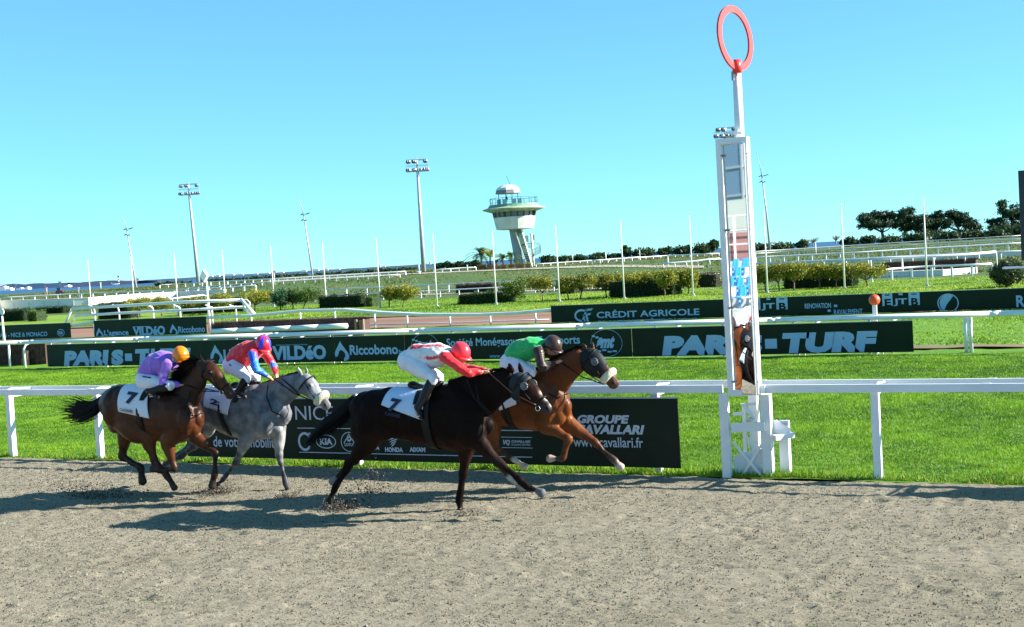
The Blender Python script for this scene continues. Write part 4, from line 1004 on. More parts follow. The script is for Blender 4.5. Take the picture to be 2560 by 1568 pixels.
far_rail('thick pale rail with hooked posts crossing at right', [(1890, 672), (2160, 662), (2300, 655), (2556, 645)], (12, 16), 52, .17, curved=True)
far_rail('hooked white rail in front of the brush jump at right', [(2175, 694), (2250, 690), (2330, 686), (2410, 682), (2490, 674)], (46, 44), 76, .12, curved=True)
far_rail('hooked white rail beyond the left dark block hedges', [(425, 772), (465, 768), (510, 764)], (24, 26), 42, .09, curved=True)

# long pale wall at left and pale kerbs
def low_wall(label, line, h, thick=.5, material=None, name='low_wall', group='low pale walls', seam=36):
    n = max(2, int((line[-1][0]-line[0][0])/seam)+1); q = [T(x, y) for x, y in seg(line, n)]
    e = empty(name, q[n//2], label, 'low wall', group)
    for nm_, zz, hh_, tk in (('wall', 0, 1, thick), ('coping', 1, .08, thick+.06)):
        V = []; Fc = []
        for i, p in enumerate(q):
            z1 = p.z+(h if np.isscalar(h) else np.interp(i/(n-1), (0, 1), h))
            lo, hi_ = (p.z-.3, z1) if nm_ == 'wall' else (z1+.003, z1+.09)
            V += [(p.x, p.y-(tk-thick)/2, lo), (p.x, p.y-(tk-thick)/2, hi_), (p.x, p.y+tk, hi_), (p.x, p.y+tk, lo)]
        for i in range(n-1):
            for j in range(4): Fc.append((4*i+j, 4*i+(j+1) % 4, 4*i+4+(j+1) % 4, 4*i+4+j))
        Fc += [(3, 2, 1, 0), (4*n-4, 4*n-3, 4*n-2, 4*n-1)]
        mk(nm_, V, Fc, material or PW, e)
    mb = MB()
    for p in q: mb.box((p.x, p.y-.02, p.z+.4), (.06, .05, .8))
    mb.build('seam_post', STEEL, e)
PW = mat('pale_plaster', (.82, .79, .72), .6, col2=(.74, .70, .63), scale=.6)
low_wall('long pale cream wall with thin vertical seams at far left', [(-40, 778), (0, 774), (215, 764), (312, 753), (430, 744), (560, 736)], (1.15, .6))
low_wall('pale low kerb band crossing the right side below the far rails', [(1890, 668), (2160, 656), (2330, 649), (2556, 640)], .28, .8, seam=60)
low_wall('pale kerb band under the brown brush jump at right', [(2190, 693), (2330, 690), (2440, 682)], .35, .8, seam=80)

# brush fences (jumps)
def brush(label, a, b, h, dep, roll=None, posts=(), seed=0, base_h=.0, name='brush_fence'):
    e = empty(name, (Vector(a)+Vector(b))/2, label, 'brush fence', 'brush fences')
    a = Vector(a); b = Vector(b); L_ = (b-a).length; t = (b-a).normalized(); nn = Vector((-t.y, t.x, 0)); rng = np.random.default_rng(seed)
    MB().box((a+b)/2+nn*dep/2+Vector((0, 0, h*.44)), (L_, dep*.8, h*.88), rz=math.atan2(t.y, t.x)).build('core', BRUSH, e)
    N = int(L_*1500); s = rng.uniform(0, L_, N); w = rng.uniform(-.05, dep, N); z = rng.uniform(h*.0, h*.92, N); w = np.where(rng.uniform(0, 1, N) < .6, rng.uniform(-.08, .06, N), w); z = np.where(w > .1, h*.85, z)
    p = np.array(a)+np.outer(s, t)+np.outer(w, nn)+np.stack([0*s, 0*s, z], 1)
    dz = rng.uniform(.08, .22, N); ln = rng.normal(0, .05, (N, 2))
    wv = .008
    V = np.stack([p-[wv, 0, 0], p+[wv, 0, 0], p+np.stack([ln[:, 0], ln[:, 1]-.02, dz], 1)], 1).reshape(-1, 3)
    C = np.repeat(np.array((.035, .018, .018))+rng.uniform(0, 1, (N, 1))**2*np.array((.16, .10, .09)), 3, 0)
    mk('brush', V, np.arange(3*N).reshape(-1, 3), mat('twig', (1, 1, 1), .9, attr=True), e, False, C)
    if roll:
        ra, rb, rr_ = roll; pa = Vector(ra); pb = Vector(rb); n = 5
        for i in range(n): MB().tube([pa+(pb-pa)*(i/n), pa+(pb-pa)*((i+.985)/n)], rr_, 14).build('roll_bar', RAILW, e, True)
    for q, w_, h_ in posts: MB().box(Vector(q)+Vector((0, 0, h_/2)), (w_, .12, h_)).build('end_post', WOOD, e)
    return e
YJ = 50.5
a = P(528, 838, YJ); b = P(905, 828, YJ)
zh = P(700, 795, YJ).z
brush('brown brush fence with a white roll bar behind the red and blue jockey', (a.x, YJ, 0), (b.x, YJ, 0), P(700, 802, YJ).z, .8,
      ((P(532, 829, YJ-.5).x, YJ-.5, P(532, 829, YJ-.5).z), (P(868, 815, YJ-.5).x, YJ-.5, P(868, 815, YJ-.5).z), .13),
      [((P(896, 830, YJ).x, YJ-.15, 0), .12, .8), ((P(906, 830, YJ).x, YJ-.1, 0), .12, .75), ((P(913, 830, YJ).x, YJ-.1, 0), .06, .8)], 61)
YJ = 37.6
a = P(-60, 925, YJ); b = P(112, 918, YJ)
brush('dark brush fence with a wooden box post in the left corner behind the rail', (a.x, YJ, 0), (b.x, YJ, 0), 1.0, .9, None,
      [((P(76, 920, YJ).x, YJ-.2, 0), .28, .62), ((P(76, 920, YJ).x-.25, YJ-.12, 0), .08, .3)], 62)
a = T(2205, 690); b = T(2440, 680)
brush('brown brush jump in a pale frame, far right beyond the lawn', a, (b.x, b.y, a.z), 1.15, 1.2, None, [], 63)
MB_ = None
# tall dark panel at the right edge
b = G(2556, 760); e = empty('screen_pylon', b, 'tall dark panel standing at the right edge of the picture', 'pylon')
t_ = P(2551, 427, b.y); MB().box((b.x+.55, b.y, (t_.z+1.9)/2+.0), (1.0, .3, t_.z-1.9)).build('panel', mat('dark_panel', (.015, .015, .03), .35), e)
MB().box((b.x+.45, b.y+.02, .95), (.35, .25, 1.9)).build('pillar', RAILW, e); MB().box((b.x+.1, b.y-.25, P(2550, 668, b.y).z), (1.6, .6, .08)).build('shelf', RAILW, e)

# far bushes, hedges, pines
FD1, FD2 = (.02, .05, .022), (.06, .10, .04)
bl = [(1368, 657, 44, 17, 'rounded far bush just right of the tower'), (1415, 655, 40, 14, 'second far bush right of the tower'), (1451, 653, 32, 15, 'third far bush right of the tower'), (1497, 651, 50, 17, 'wide far bush left of the lone dark tree'), (1536, 648, 34, 12, 'low far bush left of the lone dark tree'),
      (1567, 644, 26, 32, 'lone dark round tree above the far bushes'), (1610, 640, 60, 16, 'far green bush right of the lone dark tree'), (1665, 638, 44, 18, 'taller green far bush, middle right'), (1710, 636, 50, 20, 'green far bush below the flagpole'), (1755, 634, 56, 26, 'dark far tree clump left of the finish post'), (1785, 632, 30, 34, 'greyish far tree beside the finish post'),
      (1905, 628, 60, 16, 'far bush right of the finish post'), (1960, 624, 60, 14, 'low green far hedge right of the finish post'), (2005, 622, 36, 22, 'bright green far bush before the blue sea'), (2125, 614, 44, 18, 'far bush before the blue sea, left of pines'), (2168, 612, 40, 22, 'round far bush under the left umbrella pine'),
      (2225, 609, 60, 16, 'dark undergrowth under the left umbrella pine'), (2290, 606, 70, 22, 'dark undergrowth under the middle pines'), (2370, 602, 70, 22, 'undergrowth left of the gap in the pines'), (2435, 599, 70, 20, 'green hedge in the gap between pines'), (2500, 596, 80, 30, 'dark undergrowth below the rightmost pine'), (2550, 594, 50, 34, 'dark undergrowth at the right edge')]
for i, (x, yb, w, h, lb) in enumerate(bl):
    bush(x, yb, w*1.15, h, lb, FD1, FD2, 400+i, 1100, .38, D=290, group='bushes along the shore', name='far_bush')
for i in range(6):
    x = 1100+i*18; bush(x, 672-i*.8, 26, 14+3*(i % 2), ['leftmost', 'second', 'third', 'fourth', 'fifth', 'last'][i]+' clump of the dark hedge between floodlight and palms', FD1, FD2, 450+i, 900, .32, D=270, group='hedge clumps left of the palms', name='far_bush')
def pine(xp, yb, clumps, label, D=330, seed=0, n=260, c1=(.014, .042, .022), c2=(.045, .085, .035), lean=()):
    b = AT(xp, yb, D); k = D/FPX; rng = np.random.default_rng(seed); e = empty('pine_tree', b, label, 'tree', 'pines at the right')
    V_, F_, C_ = [], [], []; nb = 0; cs = []
    for (x, y, w, h) in clumps:
        c = AT(x, y, D+rng.uniform(-4, 4)); cs.append(c)
        cen = blob_centers(c, (w*k/2, w*k/2, h*k/2), 26, rng, .4); m_ = int(n*w*h/190)+250
        v, f, cc = leaves(cen, m_, .26, .42, c1, c2, rng, .6); V_.append(v); F_.append(f+nb); C_.append(cc); nb += len(v)
    mk('crown', np.vstack(V_), np.vstack(F_), LEAF, e, False, np.vstack(C_))
    mb = MB(); fork = b+Vector((0, 0, 22*k)); mb.tube([b-Vector((0, 0, 1)), b*.5+fork*.5+RT*.2, fork], [.55, .42, .34], 8)
    for c in cs: mb.tube([fork, fork*.55+c*.45-Vector((0, 0, .4)), c], [.22, .15, .06], 6)
    mb.build('trunk', BARK, e, True)
pine(2206, 603, [(2168, 556, 46, 38), (2190, 540, 56, 26), (2218, 546, 50, 36), (2160, 545, 34, 24), (2236, 560, 30, 24), (2205, 560, 60, 22)], 'leftmost broad umbrella pine with forked trunk', seed=71)
pine(2262, 602, [(2255, 555, 44, 26), (2256, 535, 22, 24), (2276, 528, 16, 18), (2282, 548, 34, 24), (2262, 568, 50, 20), (2300, 560, 40, 40)], 'irregular dark pine with pointed top in the group middle', seed=72)
pine(2318, 600, [(2315, 570, 46, 50), (2300, 552, 26, 34), (2328, 560, 30, 50), (2330, 585, 44, 26)], 'dense dark pine hiding its trunk, right of the group middle', seed=73)
pine(2400, 600, [(2345, 545, 30, 36), (2360, 560, 40, 30), (2390, 540, 56, 30), (2410, 556, 50, 30), (2428, 566, 30, 24), (2436, 558, 12, 14), (2375, 535, 30, 16), (2442, 572, 14, 22)], 'open crowned pine with airy branches, right of the group', seed=74)
pine(2515, 598, [(2505, 510, 18, 26), (2520, 530, 40, 30), (2540, 545, 60, 40), (2500, 558, 44, 22), (2480, 553, 26, 10), (2490, 570, 40, 16), (2550, 525, 30, 50), (2530, 575, 60, 30)], 'tallest ragged pine at the right edge', seed=75)
def bare(xp, yb, wpx, hpx, label, seed, D=300):
    b = AT(xp, yb, D); k = D/FPX; rng = np.random.default_rng(seed); mb = MB(); H_ = hpx*k; W_ = wpx*k/2
    mb.tube([b, b+Vector((0, 0, H_*.4))], [.18, .12], 5)
    for i in range(34):
        a = rng.uniform(0, 2*PI); s = b+Vector((0, 0, H_*rng.uniform(.3, .5))); r__ = rng.uniform(.3, 1); q = b+Vector((math.cos(a)*W_*r__, math.sin(a)*W_*r__, H_*rng.uniform(.6, 1))); mb.tube([s, s*.5+q*.5, q], [.06, .045, .02], 4)
    o = mb.build('bare_tree', mat('grey_twigs', (.22, .17, .17), .9), None); tag(o, label, 'tree', 'bare trees on the horizon')
for i, (x, yb, w, h, lb, D) in enumerate([(1943, 622, 30, 20, 'bare grey tree right of the finish post', 300), (2033, 615, 44, 22, 'bare tree in front of the blue sea strip', 300), (2090, 610, 26, 22, 'small bare tree right of the sea strip', 300), (1775, 632, 34, 30, 'bare tree left of the finish post', 300),
      (150, 715, 15, 16, 'bare tree above the red tractor', 700), (344, 706, 18, 14, 'purplish bare tree by the leftmost leaning mast', 700), (39, 720, 10, 12, 'small bare tree near the left edge', 700), (112, 718, 9, 11, 'small bare tree left of the tractor', 700)]):
    bare(x, yb, w, h, lb, 500+i, D)

# dark hedge strips before the sea, left
def strip_hedge(x0, x1, y0, y1, h, label, D, seed):
    a = AT(x0, y0, D); b = AT(x1, y1, D); k = D/FPX; rng = np.random.default_rng(seed); e = empty('shore_hedge', (a+b)/2, label, 'hedge', 'low hedges before the sea')
    cen = np.array([a+(b-a)*t for t in rng.uniform(0, 1, 80)])+np.stack([0*np.arange(80.), rng.uniform(-1, 1, 80), rng.uniform(0, h*k, 80)], 1)
    v, f, c = leaves(cen, 900, .5, .35, FD1, FD2, rng, .4); mk('foliage', v, f, LEAF, e, False, c)
    MB().box((a+b)/2+Vector((0, 0, h*k*.4)), ((b-a).length, .8, h*k*.8), rz=math.atan2((b-a).y, (b-a).x)).build('core', mat('hedge_core_far', (.012, .022, .012), .95), e)
for i, (x0, x1, y0, y1, lb) in enumerate([(395, 470, 712, 709, 'leftmost'), (500, 610, 706, 700, 'second'), (620, 760, 699, 690, 'third and longest'), (790, 868, 690, 685, 'fourth'), (875, 915, 684, 683, 'fifth'), (927, 988, 681, 678, 'sixth'), (998, 1035, 677, 675, 'rightmost')]):
    strip_hedge(x0, x1, y0, y1, 3.6, lb+' low dark hedge strip before the blue sea', 330, 520+i)

# far coast: land strip, buildings, beacon, plane
COAST = mat('coast_haze_tint', (0.2788, 0.3116, 0.3444), .9, col2=(0.3444, 0.3444, 0.3444), scale=.01)  # distance haze is put into this pale grey land colour
HILL = mat('hazy_hills', (0.1476, 0.2050, 0.2952), 1.0, col2=(0.1804, 0.2296, 0.3116), scale=.01)  # hills lightened to blue-grey, haze painted into the colour
def ridge(name, px, D, yb, material, kind='structure', thick=60):
    V = []; n = len(px)
    for x, y in px:
        p = AT(x, y, D); V += [tuple(p), (p.x, p.y, -3), tuple(p+Vector((0, thick, -2))), (p.x, p.y+thick, -3)]
    Fc = []
    for i in range(n-1): Fc += [(4*i+1, 4*i+5, 4*i+4, 4*i), (4*i, 4*i+4, 4*i+6, 4*i+2), (4*i+2, 4*i+6, 4*i+7, 4*i+3)]
    o = mk(name, V, Fc, material, None, False); tag(o, kind=kind); return o
def hzy(x): return 649+slope_*(x-1280)*-1
slope_ = .0567
rg = np.random.default_rng(9)
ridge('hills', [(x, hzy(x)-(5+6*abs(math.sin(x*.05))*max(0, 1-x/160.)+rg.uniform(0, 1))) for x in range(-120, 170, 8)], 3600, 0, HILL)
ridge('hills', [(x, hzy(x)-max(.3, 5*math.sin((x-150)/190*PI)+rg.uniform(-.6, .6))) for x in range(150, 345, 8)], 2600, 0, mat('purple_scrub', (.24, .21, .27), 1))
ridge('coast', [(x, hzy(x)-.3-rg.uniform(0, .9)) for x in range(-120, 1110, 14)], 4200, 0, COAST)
ORD = 'first second third fourth fifth sixth seventh eighth ninth tenth eleventh twelfth thirteenth fourteenth fifteenth sixteenth seventeenth eighteenth nineteenth twentieth'.split()
for i, (x, w, h, D) in enumerate([(10, 16, 10, 1500), (26, 12, 5, 1500), (52, 14, 4, 1500), (70, 10, 5, 1500), (170, 12, 4, 1500), (530, 6, 3, 3800), (545, 10, 4, 3800), (575, 22, 5, 3800), (600, 18, 4, 3800), (640, 10, 3, 3800), (668, 14, 3, 3800), (705, 10, 3, 3800), (760, 14, 4, 3800), (790, 16, 5, 3800), (815, 12, 5, 3800), (845, 10, 3, 3800), (948, 7, 7, 3800), (960, 8, 3, 3800), (1062, 10, 3, 3800), (1075, 5, 7, 3800)]):
    p = AT(x, hzy(x)+(1 if D > 2000 else 6), D); k = D/FPX
    o = MB().box(p+Vector((0, 0, h*k/2)), (w*k, 12, h*k), rz=PSI).box(p+Vector((w*k*.2, 0, h*k+.4)), (w*k*.3, 6, .8), rz=PSI).build('far_building', mat('far_white', (.72, .70, .68), .8), None)
    tag(o, '%s pale building from the left along the far shore skyline' % ORD[i], 'building', 'far shore buildings')
b = AT(297, 711, 1400); k = 1400/FPX; e = empty('striped_beacon', b, 'black and white striped beacon tower on the left skyline', 'beacon')
for i in range(6): MB().tube([b+Vector((0, 0, i*3.2*k)), b+Vector((0, 0, (i+1)*3.2*k))], 1.5*k, 10).build('band', mat('band_white', (.75, .75, .75)) if i % 2 == 0 else DARK, e, True)
MB().lathe([(2.2*k, 0), (2.4*k, 1.6*k), (1.2*k, 2.2*k)], b+Vector((0, 0, 19.2*k)), 10).build('lantern', DARK, e)
b = AT(286, 712, 1300); k = 1300/FPX; e = empty('airliner', b, 'small white airliner parked beside the striped beacon', 'aeroplane')
MB().tube([b-RT*6*k+Vector((0, 0, 1.2*k)), b-RT*4*k+Vector((0, 0, 1.2*k)), b+RT*7*k+Vector((0, 0, 1*k)), b+RT*9*k+Vector((0, 0, .8*k))], [.5*k, 1.1*k, 1.1*k, .4*k], 10).build('fuselage', RAILW, e, True)
MB().bar(b-RT*5*k+Vector((0, 0, 1.5*k)), b-RT*7.5*k+Vector((0, 0, 5.5*k)), .3*k, 1.8*k).build('tail_fin', RAILW, e); MB().bar(b+Vector((0, 0, .8*k)), b+RT*1*k-FW*6*k+Vector((0, 0, .9*k)), 2*k, .2*k).build('wing', RAILW, e)
# tractor and small marks on the far left course
b = T(150, 737); pm = ppm(b); k = 1/pm; e = empty('tractor', b, 'dark red tractor working on the far left course', 'tractor')
TRM = mat('tractor_red', (.20, .04, .05), .5); TB = mat('tractor_blue', (.06, .09, .16), .4)
MB().box(b+Vector((0, 0, 8*k)), (16*k, 6*k, 5*k), rz=PSI).build('bonnet', TRM, e); MB().box(b+Vector((-2*k, 0, 13*k)), (9*k, 6*k, 7*k), rz=PSI).box(b+Vector((-2*k, 0, 17*k)), (11*k, 7*k, 1.2*k), rz=PSI).build('cab', TB, e)
for dx, r__ in ((-5, 5), (7, 3.5)):
    for s in (-1, 1):
        c = b+RT*dx*k+FW*s*3*k+Vector((0, 0, r__*k)); MB().tube([c-FW*k, c+FW*k], r__*k, 16).build('wheel', DARK, e); MB().tube([c-FW*1.15*k, c+FW*1.15*k], r__*k*.5, 12).build('wheel_hub', TRM, e)
for i, (x, yb, yt, w, lb, cc) in enumerate([(117, 735, 720, 3, 'pink topped marker post left of the tractor', (.7, .35, .3)), (252, 722, 707, 2.6, 'white marker post on the far left course', (.8, .8, .8)), (198, 745, 720, 2.5, 'dark grey post beside the leftmost flagpole', (.3, .3, .35)), (687, 713, 680, 2.5, 'white post carrying a small pink board near the sea', (.8, .8, .8)),
        (1432, 656, 634, 2, 'first white distance post right of the tower', (.8, .8, .8)), (1515, 651, 631, 3, 'second white distance post right of the tower', (.85, .85, .85)), (1600, 648, 624, 2, 'third white distance post with a pink tip', (.8, .8, .8)), (1169, 679, 664, 2.6, 'white hooked post left of the palms', (.8, .8, .8)), (1671, 668, 643, 3, 'white post at the end of the sloping rail', (.85, .85, .85)), (1048, 679, 660, 2.5, 'small white marker left of the tallest floodlight foot', (.8, .8, .8)), (1048, 685, 679, 8, 'white box on the crest beside the tallest floodlight', (.8, .8, .8)), (2040, 640, 606, 3, 'white post before the blue sea strip', (.8, .8, .8)), (2105, 628, 614, 2, 'thin white post beside the right umbrella pine', (.8, .8, .8))]):
    b = T(x, yb); k = 1/ppm(b); e = empty('distance_post', b, lb, 'post', 'distance posts'); m_ = mat('post_%d' % int(cc[1]*100), cc, .5)
    MB().tube([b, b+Vector((0, 0, (yb-yt)*k))], [w*k*.5, w*k*.4], 6).build('post', m_, e, True)
    MB().box(b+Vector((0, 0, (yb-yt)*k)), ((10 if i == 3 else w*1.6)*k, .1, (6 if i == 3 else 3)*k), rz=PSI).build('plate', mat('pink_plate', (.75, .45, .45), .5) if i in (0, 3, 6) else WHITE, e)

# ================================================================ HORSES AND RIDERS
def F1(x, y): return (120+x*.3313, 780+y*.3313)
def F2(x, y): return (740+x*.38445, 780+y*.38445)
HAIR = mat('horse_hair', (.008, .006, .0055), .6, spec=.15); TACK = mat('black_leather', (.008, .007, .007), .5, spec=.2)
HOOFM = None
def coat_mat(name, rough=.42, c2=(.72, .70, .70), scale=4, sheen=.0, spec=.2):
    return mat(name, (1, 1, 1), rough, attr=True, col2=c2, scale=scale, spec=spec, coat=0.0, bump=.45, bscale=8, sheen=sheen)

class Fig:
    """authoring frame: crop pixels + lateral offset -> world, sizes in crop pixels -> metres"""
    def __init__(s, fr, sc, Y): s.fr = fr; s.sc = sc; s.Y = Y; c = P(*fr(1000, 600), Y); s.k = depth(c)/FPX
    def p(s, x, y, off=0.0): return P(*s.fr(x, y), s.Y+off)
    def m(s, px, at=None): return px*s.sc*(depth(at)/FPX if at is not None else s.k)

def build_horse(label, fg, sp):
    c0 = fg.p(*sp['origin']); root = empty('racehorse', (c0.x, fg.Y, 0), label, 'horse')
    mb = MB(); seeds = []
    B, BL, PT = sp['body'], sp['belly'], sp['points']
    def sec(lst, off=0):
        return [(fg.p(x, y, off), fg.m(hr, fg.p(x, y)), hw) for x, y, hr, hw in lst]
    tor = sec(sp['torso']); mb.loft(tor, 20, 4)
    for (pos, ru, rl) in tor:
        seeds += [(pos+Vector((0, 0, ru)), .3, sp.get('topc', B)), (pos+Vector((0, -rl, 0)), .3, B), (pos+Vector((0, rl, 0)), .3, B), (pos-Vector((0, 0, ru)), .25, BL)]
    neck = sec(sp['neck']); mb.loft(neck, 16, 4)
    for pos, ru, rl in neck: seeds += [(pos, .15, sp.get('neckc', B))]
    head = sec(sp['head'])
    mb.loft(head, 16, 4)
    HC = sp.get('headc', B)
    for i, (pos, ru, rl) in enumerate(head):
        c = HC if i < len(head)-2 else sp.get('muzzle', PT)
        seeds += [(pos, .06, c)]
    # cheek (jowl), brow and nostril forms
    h0, h1, h2 = head[0], head[1], head[2]
    ax = (head[-1][0]-head[0][0]).normalized(); dn = Vector((ax.z, 0, -ax.x)); dn = dn if dn.z < 0 else -dn
    jw = head[1][0]+dn*head[1][1]*.35
    mb.ball(jw, (head[1][1]*.78, head[1][2]*1.12, head[1][1]*.72), 16)
    Hl = (head[-1][0]-head[0][0]).length
    eyeb = head[0][0]+ax*Hl*.30-dn*head[1][1]*.50
    for s_ in (-1, 1): mb.ball(eyeb+Vector((0, s_*head[1][2]*.78, 0)), .032, 10)
    nos = head[-2][0]+ax*head[-1][1]*.6-dn*head[-2][1]*.25
    for s_ in (-1, 1): mb.ball(nos+Vector((0, s_*head[-2][2]*.7, 0)), .032, 10); seeds.append((nos+Vector((0, s_*head[-2][2]*1.1, 0)), .022, (.01, .008, .008)))
    # lip
    mb.ball(head[-1][0]+dn*head[-1][1]*.7-ax*.03, (.045, .038, .035), 10)
    # ears
    for (bx, by, tx_, ty_, off) in sp['ears']:
        a = fg.p(bx, by, off); b = fg.p(tx_, ty_, off*1.25); mid = a.lerp(b, .5)
        mb.loft([(a, .030, .026), (mid, .030, .018), (b, .008, .006)], 10, 3); seeds.append((b, .05, sp.get('earc', PT)))
    hoofs = []
    for L in sp['legs']:
        off = L['off']; pts = [fg.p(x, y, o_) for (x, y), o_ in zip(L['pts'], (off*.75, off*.95, off, off, off))]
        rt, j1, jn, fe, hf = pts; hind = L['hind']
        if hind:
            S = [(rt, .21, .13), (rt.lerp(j1, .55), .20, .125), (j1, .135, .095), (j1.lerp(jn, .35), .098, .072), (j1.lerp(jn, .75), .056, .044), (jn, .062, .046), (jn.lerp(fe, .25), .042, .033), (jn.lerp(fe, .6), .034, .028), (fe, .044, .038), (fe.lerp(hf, .45), .032, .031), (fe.lerp(hf, .62), .040, .040)]
            # point of hock
            d = (jn-j1).normalized(); mb.ball(jn+(jn-j1.lerp(fe, .5)).normalized()*.035, (.038, .03, .038), 10)
        else:
            S = [(rt, .18, .10), (rt.lerp(j1, .6), .15, .105), (j1, .105, .085), (j1.lerp(jn, .3), .082, .068), (j1.lerp(jn, .75), .048, .042), (jn, .052, .044), (jn.lerp(fe, .25), .034, .031), (jn.lerp(fe, .6), .030, .027), (fe, .040, .036), (fe.lerp(hf, .45), .030, .030), (fe.lerp(hf, .62), .038, .038)]
        g_ = L.get('fat', sp.get('fat', 1.18)); mb.loft([(a, b*g_, c*g_) for a, b, c in S], 14, 3)
        # hoof: flared capsule
        q = fe.lerp(hf, .62); dv = (hf-q); 
        tdir = dv.normalized(); 
        mb.loft([(q, .040, .040), (q.lerp(hf, .5), .050, .048), (hf, .060, .055)], 14, 3)
        toe = L.get('toe')
        hc = L.get('hoofc', (.035, .028, .024)); pc = L.get('past', PT)
        for t in (.15, .5, .8): seeds.append((rt.lerp(j1, t), .14, L.get('top', B)))
        seeds += [(j1.lerp(jn, .2), .09, L.get('top', B)), (j1.lerp(jn, .65), .06, L.get('mid', PT)), (jn, .06, L.get('mid', PT)), (jn.lerp(fe, .35), .045, PT), (jn.lerp(fe, .7), .045, PT), (fe, .045, pc), (fe.lerp(hf, .45), .04, pc), (q, .04, hc), (hf, .05, hc), (q.lerp(hf, .5), .04, hc)]
    for q, r__, c in sp.get('marks', []): seeds.append((q, r__, c))
    # muscle forms (x, y, off, rx, ry, rz in crop pixels / metres)
    for (x, y, off, rx, rz, ry) in sp.get('muscles', []):
        c = fg.p(x, y, off); mb.ball(c, (fg.m(rx, c), ry, fg.m(rz, c)), 16)
    body = fuse('body', mb, sp['mat'], root, .0125, 4, seeds, 5, rough=((.015, .17, 1.0, 1.8), (.008, .075, 1, 1.7), (.0022, .03, 1, 2.5)))
    # surface helper for things that lie on the flank
    T_ = tor
    def surf(x, z, side=-1, grow=1.0):
        for (p0, u0, l0), (p1, u1, l1) in zip(T_, T_[1:]):
            if p0.x <= x <= p1.x or (p0.x >= x >= p1.x):
                t = (x-p0.x)/(p1.x-p0.x); c = p0.lerp(p1, t); u = (u0+(u1-u0)*t)*grow; l = (l0+(l1-l0)*t)*grow
                v = max(-1, min(1, (z-c.z)/u)); return fg.Y+side*l*math.sqrt(max(.0, 1-v*v))
        return fg.Y
    def top(x, grow=1.0):
        for (p0, u0, l0), (p1, u1, l1) in zip(T_, T_[1:]):
            if p0.x <= x <= p1.x:
                t = (x-p0.x)/(p1.x-p0.x); c = p0.lerp(p1, t); return c, (u0+(u1-u0)*t)*grow, (l0+(l1-l0)*t)*grow
        return T_[2][0], T_[2][1], T_[2][2]
    # saddlecloth: wraps over the back, near edge given as bottom corners
    if 'cloth' in sp:
        (xa_, ya_), (xb_, yb_) = sp['cloth']; A = fg.p(xa_, ya_, -.25); Bq = fg.p(xb_, yb_, -.25)
        xt0 = fg.p(*sp['clothtop'][0]).x; xt1 = fg.p(*sp['clothtop'][1]).x
        V = []; nu, nv = 22, 26
        for i in range(nu+1):
            s_ = i/nu
            for j in range(nv+1):
                w = j/nv; f = abs(w-.5)*2     # 0 at top, 1 at hem
                x = (xt0+(xt1-xt0)*s_)*(1-f)+(A.x+(Bq.x-A.x)*s_)*f
                c, u, l = top(x, 1.035); zb_ = A.z+(Bq.z-A.z)*s_ ; zhem = zb_
                vh = max(-.98, min(.98, (zhem-c.z)/u)); th1 = math.acos(vh); th = th1*f
                g_ = 1+.012*math.sin(s_*17+w*9)*f
                y = (-1 if w < .5 else 1)*l*math.sin(th)*g_; z = c.z+u*math.cos(th)*(1.0+.0*g_)
                V.append((x, fg.Y+y, z))
        Fc = [(i*(nv+1)+j, (i+1)*(nv+1)+j, (i+1)*(nv+1)+j+1, i*(nv+1)+j+1) for i in range(nu) for j in range(nv)]
        cl = mk('saddlecloth', V, Fc, mat('cloth_'+sp['name'], sp.get('clothc', (.62, .66, .76)), .8, bump=.2, scale=6), root, True)
        so_ = cl.modifiers.new('s', 'SOLIDIFY'); so_.thickness = .008; so_.offset = 1
        tb_ = MB()
        for s_, (l, b_, r_, t_), sh in sp.get('digits', []):
            Vt, Ft = text_mesh(s_, .05 if len(s_) == 1 else .02)
            a = fg.p(l, b_, -.26); q = fg.p(r_, t_, -.26)
            W_ = q.x-a.x; h_ = q.z-a.z; k_ = sp.get('slope', 0)
            X = a.x+Vt[:, 0]*W_+Vt[:, 1]*sh*h_; Z = a.z+Vt[:, 1]*h_+Vt[:, 0]*k_*W_
            tb_.add([(x, surf(x, z, -1, 1.035)-.030, z) for x, z in zip(X, Z)], Ft)
        if tb_.V: tb_.build('cloth_lettering', mat('navy_print', (.012, .015, .06), .7), root)
    # saddle
    sx, sy = sp['saddle']; c = fg.p(sx, sy); sm_ = MB()
    L_ = .22
    sm_.loft([(c+Vector((-L_, 0, .05)), .045, .10), (c+Vector((-L_*.5, 0, .01)), .035, .12), (c, 0.03, .10), (c+Vector((L_*.7, 0, .03)), .04, .09), (c+Vector((L_, 0, .07)), .03, .05)], 14, 4)
    sad = sm_.build('saddle', TACK, root, True)
    for s_ in (-1, 1):
        V = []; 
        for i in range(7):
            for j in range(6):
                x = c.x-.06+(.20-.12*j/5)*i/6; z = c.z+.02-.20*j/5; V.append((x, surf(x, z, s_, 1.05)+s_*.012, z))
        Fc = [(i*6+j, (i+1)*6+j, (i+1)*6+j+1, i*6+j+1) for i in range(6) for j in range(5)]
        f_ = mk('saddle_flap', V, Fc, TACK, sad, True); f_.location = f_.location
    # girth band round the barrel
    gx, gy, gx2, gy2 = sp['girth']; V = []; n = 40
    for i in range(n):
        a = 2*PI*i/n
        for dx in (-.055, .055):
            ph = (1-math.cos(a))/2; x = fg.p(gx, gy).x*(1-ph)+fg.p(gx2, gy2).x*ph+dx; cc, u, l = top(x, 1.015); V.append((x, fg.Y+l*math.sin(a), cc.z+u*math.cos(a)))
    Fc = [(2*i, 2*i+1, (2*i+3) % (2*n), (2*i+2) % (2*n)) for i in range(n)]
    g_o = mk('girth', V, Fc, TACK, root, True); s2 = g_o.modifiers.new('s', 'SOLIDIFY'); s2.thickness = .012; s2.offset = 1
